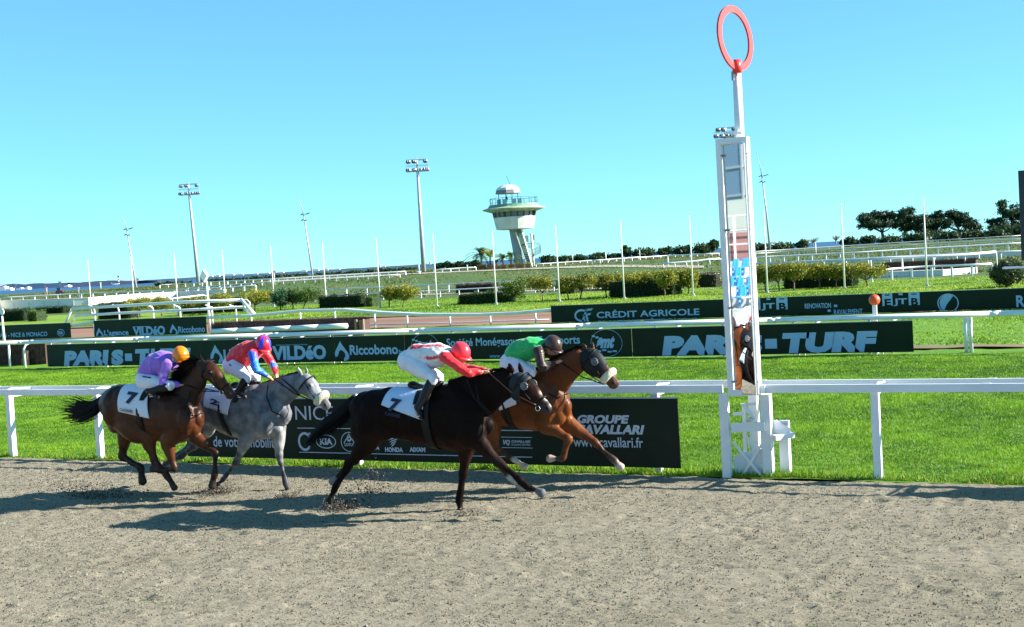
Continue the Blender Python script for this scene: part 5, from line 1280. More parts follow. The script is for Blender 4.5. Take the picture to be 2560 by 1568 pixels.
    # bridle
    def hring(i, t, nm, m_, w=.018, grow=1.05, th=.010, par=None):
        (p0, u0, l0), (p1, u1, l1) = head[i], head[i+1]; pc_ = p0.lerp(p1, t); u = (u0+(u1-u0)*t)*grow; l = (l0+(l1-l0)*t)*grow; axx = (p1-p0).normalized(); dd = Vector((axx.z, 0, -axx.x))
        V = []; n = 28
        for k_ in range(n):
            a = 2*PI*k_/n
            for s_ in (-1, 1): V.append(pc_+dd*math.cos(a)*(u+th)+Vector((0, 1, 0))*math.sin(a)*(l+th)+axx*s_*w/2)
        Fc = [(2*k_, 2*k_+1, (2*k_+3) % (2*n), (2*k_+2) % (2*n)) for k_ in range(n)]
        o = mk(nm, V, Fc, m_, par or root, True); q = o.modifiers.new('s', 'SOLIDIFY'); q.thickness = .006; return pc_, u, l, o
    p1_, u1_, l1_, br = hring(0, .55, 'bridle', TACK, .022, 1.12)
    p2_, u2_, l2_, _ = hring(len(head)-3, .25, 'noseband_strap', TACK, .02, 1.06, par=br)
    bit = head[-2][0]+dn*head[-2][1]*.55-ax*.05
    for s_ in (-1, 1):
        o_ = Vector((0, s_, 0)); MB().tube([p1_+o_*(l1_+.012)-dn*u1_*.4, p1_.lerp(p2_, .5)+o_*((l1_+l2_)/2+.014), bit+o_*(head[-2][2]+.012)], .008, 6).build('cheek_strap', TACK, br, True)
        mbq = MB(); c_ = bit+o_*(head[-2][2]+.018); mbq.tube([c_+Vector((math.cos(a)*.03, 0, math.sin(a)*.03)) for a in np.linspace(0, 2*PI, 13)], .006, 6); mbq.build('bit_ring', mat('bit_steel', (.6, .6, .6), .25, .9), br, True)
        # eye
        MB().ball(eyeb+Vector((0, s_*(head[1][2]*.78+.018), 0)), .020, 10).build('eye', mat('eye_dark', (.008, .006, .006), .05, coat=1), root, True)
    if sp.get('fleece'):
        fi, ft, fw = sp['fleece']; (p0, u0, l0), (p1, u1, l1) = head[fi], head[fi+1]; pc_ = p0.lerp(p1, ft); axx = (p1-p0).normalized(); dd = Vector((axx.z, 0, -axx.x)); dd = dd if dd.z > 0 else -dd
        fm = MB(); rng = np.random.default_rng(3); u = u0+(u1-u0)*ft; l = l0+(l1-l0)*ft
        for a in np.linspace(-1.9, 1.9, 15):
            c_ = pc_+dd*math.cos(a)*(u+fw*.3)+Vector((0, 1, 0))*math.sin(a)*(l+fw*.3); fm.ball(c_, (fw*1.05, fw*.9, fw*1.05), 10)
        fuse('fleece_noseband', fm, mat('fleece', (.72, .66, .50), .95, col2=(.58, .52, .38), scale=60, bump=.9, bscale=70), root, .011, 1)
    if sp.get('hood'):
        hb = MB(); hs_ = [(q, a*1.07+.006, b*1.09+.006) for q, a, b in (neck[-1:]+head[:sp['hood']])]; hb.loft(hs_[1:], 18, 4)
        hb.ball(jw, (head[1][1]*.84, head[1][2]*1.2, head[1][1]*.78), 16)
        ho = fuse('hood', hb, mat('hood_cloth_'+sp['name'], sp.get('hoodc', (.020, .030, .040)), .6, col2=(.005, .008, .011), scale=2.5, spec=.2), root, .012, 2)
        for s_ in (-1, 1):
            c_ = eyeb+Vector((0, s_*(head[1][2]*1.14+.012), 0)); MB().tube([c_+Vector((math.cos(a)*.042, 0, math.sin(a)*.042)) for a in np.linspace(0, 2*PI, 15)], .012, 6).ball(c_+Vector((-.01, 0, 0)), (.038, .012, .038), 12).build('blinker_cup', mat('cup_grey', (.10, .11, .13), .3), ho, True)
    # mane and forelock: many fine locks
    V = []; Fc = []; rng = np.random.default_rng(sp['seed'])
    crest = [(q, u) for q, u, l in neck]+[(head[0][0], head[0][1])]
    nl = sp.get('mane_n', 420)
    for i in range(nl):
        t = rng.uniform(.12, .97)*(len(crest)-1); j = min(int(t), len(crest)-2); f = t-j
        q = crest[j][0].lerp(crest[j+1][0], f); u = crest[j][1]*(1-f)+crest[j+1][1]*f; tg = (crest[j+1][0]-crest[j][0]).normalized(); n_ = Vector((-tg.z, 0, tg.x)); n_ = n_ if n_.z > 0 else -n_
        b0 = q+n_*u*.95+Vector((0, rng.uniform(-.02, .02), 0)); Ln = rng.uniform(.6, 1.3)*sp.get('mane', .11)
        sd = -1 if rng.uniform() < .7 else 1
        d1 = n_*.5-tg*.9+Vector((0, sd*.35, 0))+Vector(rng.normal(0, .25, 3)); d1.normalize(); b1 = b0+d1*Ln*.5; b2 = b1+(d1+Vector((-.3, sd*.35, -.55))).normalized()*Ln*.5
        wv = tg*.012; n0 = len(V); V += [tuple(b0-wv), tuple(b0+wv), tuple(b1-wv*.8), tuple(b1+wv*.8), tuple(b2)]; Fc += [(n0, n0+1, n0+3, n0+2), (n0+2, n0+3, n0+4)]
    mk('mane', V, Fc, sp.get('hairm', HAIR), root)
    # tail
    TL = [(fg.p(x, y), fg.m(r_)) for x, y, r_ in sp['tail']]
    tm = MB(); tm.tube([q for q, r_ in TL[:4]], [max(.02, r_*.7) for q, r_ in TL[:4]], 10)
    V = []; Fc = []
    for i in range(sp.get('tail_n', 700)):
        o1 = rng.normal(0, .45, 3); e_ = rng.uniform(.55, 1.0)*(len(TL)-1); prev = None; n_s = 9; dr = rng.normal(0, .5, 3)
        for j in range(n_s):
            t = e_*j/(n_s-1); a = min(int(t), len(TL)-2); f = t-a; q = TL[a][0].lerp(TL[a+1][0], f); r_ = TL[a][1]*(1-f)+TL[a+1][1]*f
            pnt = q+Vector(o1+dr*.35*t/len(TL))*r_*1.15; wv = Vector((0.003, .002, .006))*(1-.6*j/n_s)
            V += [tuple(pnt-wv), tuple(pnt+wv)]
            if j: n0 = len(V)-4; Fc.append((n0, n0+1, n0+3, n0+2))
    tl = mk('tail', list(tm.V)+V, list(tm.F)+[tuple(i+len(tm.V) for i in f) for f in Fc], sp.get('tailm', HAIR), root)
    root['_x'] = 0; del root['_x']
    # breast strap / martingale
    for ln in sp.get('straps', []):
        MB().tube([fg.p(x, y, o_) for x, y, o_ in ln], .009, 6).build('breast_strap', TACK, root, True)
    return root, bit, head

BAY, BAYB = (0.0615, 0.0172, 0.0057), (0.0984, 0.0312, 0.0098)
A_ = Fig(F1, .3313, 14.2)
build_horse('galloping brown bay horse with white number seven cloth, last of the four at the left', A_, dict(
    name='a', seed=1, topc=(.022, .008, .005), origin=(750, 1200), body=BAY, belly=BAYB, points=(.016, .010, .009), muzzle=(.05, .028, .02), headc=(.12, .036, .012), mat=coat_mat('bay_coat'),
    torso=[(425, 685, 62, .11), (462, 690, 118, .19), (540, 700, 152, .255), (640, 712, 158, .255), (740, 735, 172, .27), (850, 775, 200, .29), (950, 785, 208, .285), (1040, 790, 195, .25), (1105, 800, 140, .19), (1135, 800, 85, .12)],
    neck=[(1000, 700, 150, .15), (1060, 610, 128, .12), (1105, 530, 108, .10), (1145, 460, 92, .085), (1180, 420, 80, .08)],
    head=[(1185, 410, 62, .085), (1232, 452, 72, .10), (1285, 515, 62, .085), (1330, 570, 48, .065), (1362, 608, 40, .055), (1380, 632, 33, .048)],
    ears=[(1165, 365, 1150, 325, -.05), (1215, 375, 1215, 335, .05)],
    muscles=[(500, 760, -.12, 85, 120, .17), (500, 760, .12, 85, 120, .17), (1040, 820, -.14, 75, 120, .14), (1040, 820, .14, 75, 120, .14), (1090, 870, -.07, 55, 65, .10), (1090, 870, .07, 55, 65, .10), (600, 800, -.14, 80, 80, .12)],
    legs=[dict(hind=1, off=.10, pts=[(520, 770), (585, 900), (560, 1090), (700, 1178), (715, 1285)]), dict(hind=1, off=-.13, pts=[(560, 780), (745, 940), (800, 1120), (900, 1240), (960, 1330)]),
          dict(hind=0, off=-.14, pts=[(985, 820), (905, 985), (955, 1185), (845, 1195), (785, 1182)], top=(.15, .05, .018), mid=(.03, .012, .008)), dict(hind=0, off=.12, pts=[(1050, 830), (1120, 950), (1262, 1065), (1258, 1225), (1238, 1315)], top=(.10, .035, .014))],
    tail=[(440, 650, 32), (395, 690, 38), (345, 735, 50), (285, 755, 70), (225, 745, 85), (165, 745, 95)], cloth=[(538, 752), (782, 800)], clothtop=((600, 560), (800, 580)), digits=[('7', (588, 688, 662, 602), .0), ('CAGNES', (555, 745, 655, 722), 0)], slope=-.12,
    saddle=(800, 560), girth=(790, 600, 790, 900), mane=.27, mane_n=2200, neckc=(.045, .017, .010), straps=[[(1050, 770, -.27), (1100, 785, -.20), (1160, 765, -.05)], [(1075, 600, -.13), (1050, 680, -.2), (1060, 770, -.26)]]))
B_ = Fig(F1, .3313, 15.0)
GREY = (0.1968, 0.2017, 0.2214)
build_horse('galloping dappled grey horse with cream fleece noseband between the two bays and the dark horse', B_, dict(
    name='b', seed=2, origin=(1450, 1300), body=GREY, belly=(.40, .40, .40), neckc=(.22, .23, .26), points=(.045, .047, .06), headc=(.78, .78, .78), muzzle=(.20, .20, .21), earc=(.5, .5, .5), mat=coat_mat('grey_coat', .5, (.40, .41, .46), 7),
    torso=[(1060, 690, 50, .10), (1100, 695, 110, .18), (1180, 710, 140, .24), (1290, 730, 155, .26), (1400, 755, 185, .28), (1510, 765, 208, .29), (1610, 755, 215, .28), (1690, 760, 185, .24), (1755, 775, 135, .18), (1790, 785, 80, .12)],
    neck=[(1640, 690, 160, .15), (1715, 635, 130, .12), (1785, 590, 106, .10), (1850, 555, 90, .085), (1905, 525, 78, .08)],
    head=[(1935, 515, 62, .085), (1972, 560, 72, .10), (2015, 615, 60, .082), (2055, 655, 48, .065), (2090, 690, 42, .056), (2112, 715, 36, .05)],
    ears=[(1905, 470, 1885, 420, -.05), (1955, 455, 1945, 410, .05)],
    muscles=[(1640, 820, -.14, 85, 130, .14), (1640, 820, .14, 85, 130, .14), (1720, 870, -.06, 60, 70, .10), (1180, 770, -.12, 85, 110, .15)],
    legs=[dict(hind=1, off=.12, pts=[(1170, 760), (1190, 880), (1090, 1000), (965, 1095), (880, 1150)], hoofc=(.05, .045, .045)), dict(hind=1, off=-.08, pts=[(1150, 760), (1170, 880), (1100, 1010), (1010, 1090), (930, 1120)]),
          dict(hind=0, off=-.14, pts=[(1560, 820), (1500, 950), (1420, 1130), (1320, 1265), (1262, 1318)], top=(.10, .105, .13), mid=(.03, .032, .045)), dict(hind=0, off=.12, pts=[(1700, 830), (1735, 930), (1745, 1080), (1790, 1285), (1825, 1375)], top=(.22, .225, .25))],
    tail=[(1070, 660, 25), (1035, 690, 30), (1000, 730, 35), (970, 780, 35), (950, 820, 25)], cloth=[(1180, 715), (1370, 775)], clothtop=((1230, 590), (1500, 590)), digits=[('2', (1225, 690, 1290, 650), 0), ('CAGNES', (1225, 740, 1320, 718), 0)], slope=-.2, clothc=(.60, .60, .70),
    saddle=(1500, 575), girth=(1350, 640, 1440, 930), mane=.06, mane_n=420, hairm=mat('grey_mane', (.05, .055, .065), .5), tailm=mat('grey_tail', (.12, .12, .13), .5), fleece=(3, .15, .054),
    straps=[[(1660, 540, -.15), (1650, 640, -.19), (1690, 750, -.22), (1780, 790, -.1)], [(1760, 500, -.1), (1830, 560, -.11), (1900, 630, -.1)]]))
C_ = Fig(F2, .38445, 14.1)
DBR = (.009, .005, .0045)
build_horse('nearest dark brown horse at full stretch with pale blue number cloth and grey hood', C_, dict(
    name='c', seed=3, origin=(850, 1250), body=DBR, belly=(.03, .013, .009), points=(.008, .006, .006), headc=(.035, .013, .009), muzzle=(.06, .05, .05), mat=coat_mat('dark_coat', .55, spec=.05),
    torso=[(375, 610, 48, .11), (412, 625, 112, .19), (490, 650, 150, .255), (600, 655, 162, .26), (720, 668, 172, .27), (850, 682, 190, .285), (970, 685, 212, .29), (1080, 690, 225, .285), (1165, 710, 180, .24), (1225, 735, 115, .17), (1250, 740, 65, .1)],
    neck=[(1080, 610, 190, .15), (1170, 560, 160, .125), (1250, 515, 132, .10), (1330, 480, 108, .09), (1395, 455, 92, .085)],
    head=[(1425, 455, 70, .085), (1475, 495, 88, .105), (1535, 545, 72, .088), (1585, 590, 54, .066), (1622, 618, 48, .056), (1645, 638, 38, .05)],
    ears=[(1405, 385, 1385, 335, -.05), (1465, 385, 1448, 325, .05)],
    muscles=[(470, 720, -.12, 95, 120, .17), (470, 720, .12, 95, 120, .17), (1110, 770, -.14, 90, 130, .14), (1110, 770, .14, 90, 130, .14), (1190, 790, -.06, 55, 65, .10), (560, 760, -.14, 90, 80, .11)],
    legs=[dict(hind=1, off=-.13, pts=[(470, 720), (450, 860), (345, 990), (258, 1135), (218, 1232)]), dict(hind=1, off=.12, pts=[(490, 720), (470, 850), (385, 960), (300, 1040), (238, 1105)], hoofc=(.30, .27, .26)),
          dict(hind=0, off=.13, pts=[(1110, 760), (1105, 890), (1088, 1050), (1062, 1225), (1072, 1300)]), dict(hind=0, off=-.13, pts=[(1130, 760), (1195, 850), (1315, 975), (1515, 1140), (1600, 1180)], top=(.035, .022, .02), mid=(.03, .02, .018), hoofc=(.12, .13, .14))],
    tail=[(380, 580, 28), (330, 640, 38), (270, 690, 42), (200, 740, 40), (130, 800, 32), (65, 860, 20)], cloth=[(555, 606), (835, 702)], clothtop=((650, 500), (900, 500)), digits=[('7', (600, 640, 665, 560), .3), ('CAGNES', (590, 668, 690, 645), 0)], slope=-.15, clothc=(.45, .58, .80),
    saddle=(850, 495), girth=(900, 520, 930, 880), mane=.07, mane_n=500, hood=2, muscle=1, marks=[(C_.p(1630, 565), .022, (.62, .58, .56)), (C_.p(1660, 605), .022, (.6, .55, .54)), (C_.p(1590, 528), .018, (.35, .28, .26))], tail_n=1100,
    straps=[[(1170, 470, -.14), (1190, 580, -.2), (1285, 680, -.14)], [(1110, 440, -.13), (1160, 560, -.2), (1270, 690, -.14)]]))
D_ = Fig(F2, .38445, 15.5)
BD = (0.1189, 0.0328, 0.0074)
build_horse('leading chestnut bay horse in dark hood and cream fleece noseband, forelegs reaching out', D_, dict(
    name='d', seed=4, hoodc=(.010, .014, .018), origin=(1400, 1100), body=BD, belly=(.20, .062, .015), points=(.03, .018, .014), neckc=(.11, .030, .009), headc=(.05, .02, .01), muzzle=(.09, .05, .035), mat=coat_mat('bright_bay_coat'),
    torso=[(1080, 600, 48, .10), (1115, 605, 105, .18), (1190, 600, 140, .24), (1300, 590, 150, .26), (1410, 585, 162, .27), (1510, 588, 182, .28), (1600, 590, 185, .27), (1680, 605, 150, .22), (1730, 622, 105, .16), (1752, 630, 65, .1)],
    neck=[(1590, 520, 150, .15), (1665, 450, 126, .12), (1730, 385, 104, .10), (1795, 335, 88, .088), (1855, 300, 78, .082)],
    head=[(1885, 290, 62, .085), (1930, 325, 74, .10), (1975, 375, 62, .084), (2015, 415, 48, .065), (2050, 450, 42, .056), (2078, 475, 36, .05)],
    ears=[(1880, 235, 1862, 208, -.05), (1930, 245, 1925, 190, .05)],
    muscles=[(1190, 660, -.12, 85, 110, .15), (1620, 660, -.13, 80, 110, .14), (1620, 660, .13, 80, 110, .14), (1700, 680, -.07, 52, 65, .10), (1700, 680, .07, 52, 65, .10)],
    legs=[dict(hind=1, off=-.12, pts=[(1200, 640), (1270, 760), (1300, 890), (1425, 965), (1490, 1008)], past=(.55, .5, .45), hoofc=(.42, .36, .3)), dict(hind=1, off=.12, pts=[(1180, 640), (1230, 800), (1300, 960), (1395, 1085), (1478, 1152)], past=(.6, .55, .5), hoofc=(.35, .3, .26)),
          dict(hind=0, off=-.14, pts=[(1610, 640), (1630, 740), (1770, 825), (1730, 955), (1650, 955)], past=(.05, .03, .02), hoofc=(.45, .38, .34), mid=(.16, .06, .02)), dict(hind=0, off=.13, pts=[(1680, 640), (1765, 720), (1945, 850), (2070, 965), (2112, 1012)], past=(.08, .05, .04), hoofc=(.5, .42, .36), mid=(.10, .035, .015))],
    tail=[(1090, 570, 25), (1060, 610, 30), (1020, 660, 34), (980, 700, 30), (940, 730, 20)], cloth=[(1330, 640), (1440, 600)], clothtop=((1300, 430), (1480, 420)), digits=[], clothc=(.62, .64, .72),
    saddle=(1480, 410), girth=(1380, 440, 1440, 760), mane=.07, mane_n=480, hood=3, fleece=(3, .3, .052),
    straps=[[(1770, 530, .0), (1700, 560, -.18), (1620, 520, -.2)], [(1650, 480, -.12), (1680, 560, -.16)]]))

# ---------------------------------------------------------------- riders
SKIN = (.50, .25, .16)
def fabric(name, rough=.5, sheen=.2): return mat(name, (1, 1, 1), rough, attr=True, col2=(.86, .86, .88), scale=7, bump=.45, bscale=14, sheen=sheen, spec=.3)
SILK = fabric('silk', .42); BREECH = mat('breeches', (.74, .74, .82), .6, col2=(.64, .65, .74), scale=7, bump=.3, bscale=15)
BOOT = mat('boot_leather', (.008, .008, .010), .35, spec=.3)
def build_rider(label, fg, sp):
    c = fg.p(*sp['hip']); root = empty('person', (c.x, fg.Y, c.z-.1), label, 'person')
    p = fg.p; hc = p(*sp['head']); R = .100
    f = Vector(sp['face']).normalized(); upv = Vector((-f.z, 0, f.x)); upv = upv if upv.z > 0 else -upv
    upv = (Vector((0, 0, 1))-f*f.z).normalized(); sd = f.cross(upv)
    HM = Matrix((f, sd, upv)).transposed()
    tor = [(p(x, y), fg.m(hr), hw) for x, y, hr, hw in sp['torso']]
    bd = MB(); seeds = []
    bd.loft([(a, r_*.86, w*.86) for a, r_, w in tor], 14, 3)
    nk = tor[-1][0]; bd.loft([(nk, .06, .06), (nk.lerp(hc, .5), .055, .055), (hc-f*.02-upv*.05, .055, .055)], 10, 3)
    bd.ball(hc-upv*.015, (.095, .076, .118), 16, M=HM); bd.ball(hc+f*.045-upv*.075, (.045, .042, .04), 10, M=HM)
    bd.loft([(hc+f*.085-upv*.015, .010, .010), (hc+f*.108-upv*.045, .017, .016)], 8, 2)
    for s_ in (-1, 1): bd.ball(hc+sd*s_*.076-upv*.03-f*.01, (.018, .01, .03), 8, M=HM)
    bd.ball(hc+f*.085-upv*.078, (.014, .026, .010), 8, M=HM)
    seeds.append((hc, .2, SKIN)); seeds.append((hc+f*.097-upv*.078, .010, (.35, .12, .1)))
    sh = MB(); sh.loft([(a, r_, w) for a, r_, w in tor], 18, 4)
    arms = []
    for A in sp['arms']:
        s_, e_, h_ = [p(*q) for q in A]
        arms.append((s_, e_, h_))
        bd.loft([(s_, .050, .050), (s_.lerp(e_, .5), .045, .045), (e_, .038, .038), (e_.lerp(h_, .3), .038, .038), (e_.lerp(h_, .95), .026, .03)], 10, 3)
        # hand: palm, thumb, four curled fingers closed on the rein
        d = (h_-e_).normalized(); lt = Vector((0, 1, 0)); lt = (lt-d*lt.dot(d)).normalized(); u = lt.cross(d); u = u if u.z > 0 else -u
        w0 = h_; bd.loft([(w0-d*.01, .022, .028), (w0+d*.04, .024, .038), (w0+d*.075, .020, .036)], 10, 3)
        for k_, (o_, l_) in enumerate(((-.027, .9), (-.009, 1.05), (.009, 1), (.027, .8))):
            b0 = w0+d*.075+lt*o_; b1 = b0+d*.030*l_-u*.010; b2 = b1-u*.028*l_+d*.004; b3 = b2-d*.024*l_-u*.004
            bd.loft([(b0, .0095, .0095), (b1, .009, .009), (b2, .0085, .0085), (b3, .008, .008)], 7, 2)
        t0 = w0+d*.02+u*.012-lt*.028; bd.loft([(t0, .012, .012), (t0+d*.035+u*.006-lt*.008, .010, .010), (t0+d*.06-u*.008+lt*.004, .009, .009)], 7, 2)
        sh.loft([(s_, .082, .078), (s_.lerp(e_, .35), .070, .068), (e_, .058, .056), (e_.lerp(h_, .4), .055, .052), (e_.lerp(h_, .85), .040, .040)], 12, 4)
    br = MB(); bt = []
    for Lg in sp['legs']:
        h_, k_, a_, t_ = [p(*q) for q in Lg]
        bd.loft([(h_, .085, .085), (h_.lerp(k_, .5), .072, .072), (k_, .05, .05), (k_.lerp(a_, .35), .05, .05), (a_, .034, .034), (t_, .028, .034)], 10, 3)
        br.loft([(h_, .125, .115), (h_.lerp(k_, .35), .112, .10), (h_.lerp(k_, .75), .082, .08), (k_, .066, .064), (k_.lerp(a_, .18), .056, .055)], 14, 4)
        b_ = MB(); b_.loft([(k_.lerp(a_, .10), .064, .062), (k_.lerp(a_, .4), .064, .06), (k_.lerp(a_, .8), .046, .045), (a_, .046, .044)], 12, 4)
        b_.loft([(a_+(a_-t_).normalized()*.035, .038, .036), (a_.lerp(t_, .5), .036, .038), (t_, .028, .040)], 12, 3); bt.append((b_, a_, t_))
    br.ball(p(*sp['seat']), (.15, .165, .145), 18)
    body = fuse('body', bd, mat('skin', (1, 1, 1), .5, attr=True), root, .0065, 2, [(hc, .3, SKIN)]+seeds, 8)
    cs = [(p(x, y, o), r_, col_) for x, y, o, r_, col_ in sp['silk']]
    fuse('shirt', sh, SILK, root, .0095, 3, cs, 14, rough=((.010, .09, 1, .6), (.006, .045, 1, .5)))
    fuse('breeches', br, BREECH, root, .0095, 3, rough=((.005, .07, 1, .6), (.003, .035, 1, .5)))
    for b_, a_, t_ in bt:
        bo = fuse('boot', b_, BOOT, root, .0085, 2)
        MB().tube([a_.lerp(t_, .45)+Vector((math.cos(q)*.03, math.sin(q)*.055, -.035+.0*q)) for q in np.linspace(0, 2*PI, 13)], .008, 6).build('stirrup_iron', mat('bit_steel', (.6, .6, .6), .25, .9), bo, True)
    # white stock collar
    MB().ball(nk.lerp(hc, .35), (.072, .072, .05), 14).build('collar', mat('collar_white', (.8, .8, .82), .7), root, True)
    # helmet: deep shell, band and peak
    V = []; Fc = []; C = []; nu, nv = 36, 16; hv, hq = sp['helmet'], sp.get('helmet2')
    off = hc+upv*.018-f*.008
    for j in range(nv+1):
        th = j/nv*(PI*.56)
        for i in range(nu):
            a = 2*PI*i/nu; r3_ = (.132, .108, .122); low = 1-.0*j
            v = f*(math.sin(th)*math.cos(a)*r3_[0])+sd*(math.sin(th)*math.sin(a)*r3_[1])+upv*(math.cos(th)*r3_[2]-(.022*math.sin(th)**6*(1-math.cos(a))*.9))
            V.append(off+v); 
            C.append(hq if (hq and int((a+PI/8)/(PI/4)) % 2 == 1 and th > .0) else hv)
    for j in range(nv):
        for i in range(nu): i2 = (i+1) % nu; Fc.append((j*nu+i, (j+1)*nu+i, (j+1)*nu+i2, j*nu+i2))
    hel = mk('helmet', V, Fc, mat('helmet_silk', (1, 1, 1), .3, attr=True, spec=.5, col2=(.8, .8, .8), scale=5, bump=.25, bscale=10), root, True, np.array(C)); q = hel.modifiers.new('s', 'SOLIDIFY'); q.thickness = .008; q.offset = -1
    V = []; n = 12
    for i in range(n+1):
        a = -1.05+2.1*i/n
        for t_, dz in ((0, .0), (.5, -.004), (1, -.018)):
            r0 = .128+.055*t_*math.cos(a*.85)
            V.append(off+f*math.cos(a)*r0*1.02+sd*math.sin(a)*(.108+.03*t_*math.cos(a))-upv*(.028-dz))
    Fc = [(3*i+j, 3*i+3+j, 3*i+4+j, 3*i+1+j) for i in range(n) for j in range(2)]
    pk = mk('peak', V, Fc, mat('peak_'+sp['name'], sp.get('peakc', hv), .35), hel, True); q = pk.modifiers.new('s', 'SOLIDIFY'); q.thickness = .008
    # goggles
    MB().loft([(hc+f*.075+sd*.055+upv*.012, .026, .02), (hc+f*.098+upv*.010, .028, .02), (hc+f*.075-sd*.055+upv*.012, .026, .02)], 10, 4).build('goggles', mat('goggle_dark', (.02, .02, .03), .1, coat=.6), root, True)
    tb_ = MB()
    MB().tube([hc+f*.05*math.cos(a)+f*.01+sd*.082*math.sin(a)*1.02-upv*(.055-.10*abs(math.sin(a))) for a in np.linspace(-1.6, 1.6, 11)], .006, 6).build('chin_strap', TACK, root, True)
    for nm, pts, r_, m_ in sp.get('extra', []): MB().tube([p(*q) for q in pts], r_, 8).build(nm, m_, root, True)
    return root
def reins(fg, hands, bit, color=TACK):
    pass
WHT = (.72, .72, .76); RED = (.72, .015, .03); 
build_rider('jockey in purple silks and orange helmet on the bay horse at the left', A_, dict(
    name='a', hip=(740, 500), head=(1000, 335), face=(1, -.35, -.55), helmet=(.86, .23, .004), peakc=(.75, .18, .004), seat=(738, 515, -.02),
    torso=[(735, 470, 66, .13), (775, 425, 88, .145), (835, 392, 92, .165), (895, 375, 82, .165), (945, 370, 48, .10)],
    arms=[[(900, 385, -.17), (865, 540, -.24), (1000, 552, -.10)], [(930, 385, .17), (1000, 480, .20), (1060, 530, .10)]],
    legs=[[(735, 525, -.09), (930, 560, -.22), (760, 600, -.30), (830, 640, -.30)], [(745, 520, .09), (960, 540, .20), (800, 610, .28), (860, 640, .28)]],
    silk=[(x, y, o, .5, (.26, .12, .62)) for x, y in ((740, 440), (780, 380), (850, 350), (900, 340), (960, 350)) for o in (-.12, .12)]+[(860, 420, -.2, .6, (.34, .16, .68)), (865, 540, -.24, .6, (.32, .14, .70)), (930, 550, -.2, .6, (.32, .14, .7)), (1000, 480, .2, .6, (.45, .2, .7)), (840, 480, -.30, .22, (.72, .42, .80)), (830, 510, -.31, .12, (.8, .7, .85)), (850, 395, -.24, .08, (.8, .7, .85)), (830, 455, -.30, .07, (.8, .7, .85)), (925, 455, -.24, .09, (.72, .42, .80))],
    extra=[('breeches_print', [(715, 487, -.19), (775, 497, -.20)], .010, mat('navy_print', (.012, .015, .06), .7))]))
build_rider('jockey in red and blue silks with red and blue helmet on the grey horse', B_, dict(
    name='b', hip=(1400, 410), head=(1622, 250), face=(.85, -.45, -.5), helmet=(.78, .02, .04), helmet2=(.02, .06, .75), peakc=(.75, .04, .05), seat=(1392, 400, 0),
    torso=[(1400, 385, 70, .14), (1440, 345, 86, .15), (1500, 310, 88, .17), (1560, 285, 72, .17), (1600, 280, 45, .10)],
    arms=[[(1545, 310, -.17), (1570, 430, -.24), (1660, 488, -.10)], [(1640, 315, .17), (1700, 400, .20), (1725, 480, .08)]],
    legs=[[(1400, 410, -.09), (1500, 500, -.22), (1425, 610, -.28), (1490, 640, -.28)], [(1405, 405, .09), (1575, 495, .20), (1500, 590, .26), (1560, 600, .26)]],
    silk=[(1420, 330, -.15, .5, RED), (1420, 390, -.15, .5, RED), (1490, 300, -.16, .5, RED), (1510, 380, -.18, .4, RED), (1560, 250, -.1, .5, RED), (1450, 330, .15, .5, RED), (1570, 300, .1, .5, RED), (1640, 330, .17, .4, RED), (1510, 250, .0, .16, (.02, .08, .7)), (1520, 335, -.26, .30, (.02, .10, .75)), (1560, 400, -.30, .34, (.03, .2, .8)), (1570, 430, -.3, .3, (.05, .3, .85)), (1620, 465, -.2, .3, (.03, .15, .8)), (1680, 380, .2, .24, RED), (1700, 400, .14, .2, (.03, .2, .8)), (1720, 450, .12, .3, RED)],
    extra=[('breeches_print', [(1370, 395, -.2), (1440, 465, -.21)], .010, mat('navy_print', (.012, .015, .06), .7))]))
build_rider('jockey in white and red silks with pink red helmet on the nearest dark horse', C_, dict(
    name='c', hip=(740, 330), head=(1070, 270), face=(.95, -.2, -.35), helmet=(.86, .04, .07), peakc=(.82, .05, .08), seat=(735, 318, 0),
    torso=[(765, 285, 78, .135), (820, 290, 84, .145), (880, 288, 84, .16), (945, 278, 76, .165), (1000, 270, 42, .10)],
    arms=[[(965, 290, -.17), (1110, 395, -.22), (1215, 392, -.07)], [(985, 285, .17), (1110, 370, .20), (1240, 380, .06)]],
    legs=[[(745, 330, -.08), (890, 435, -.22), (790, 630, -.32), (815, 690, -.33)], [(755, 325, .08), (930, 425, .20), (850, 600, .28), (890, 640, .28)]],
    silk=[(x, y, o, .5, WHT) for x, y in ((760, 300), (820, 260), (880, 250), (940, 240), (820, 340), (900, 350), (940, 350)) for o in (-.15, .15)]+[(x, 298+(x-760)*.02, -.19, .22, (.72, .03, .04)) for x in range(760, 940, 22)]+[(x, 228-(x-760)*.03, -.08, .16, (.72, .03, .04)) for x in range(760, 960, 22)]+[(950, 300, -.24, .42, (.82, .02, .03)), (1000, 320, -.24, .6, (.82, .02, .03)), (1080, 370, -.24, .6, (.82, .02, .03)), (1150, 400, -.2, .6, (.82, .02, .03)), (1040, 330, .2, .6, (.82, .02, .03)), (1150, 380, .15, .6, (.82, .02, .03))]))
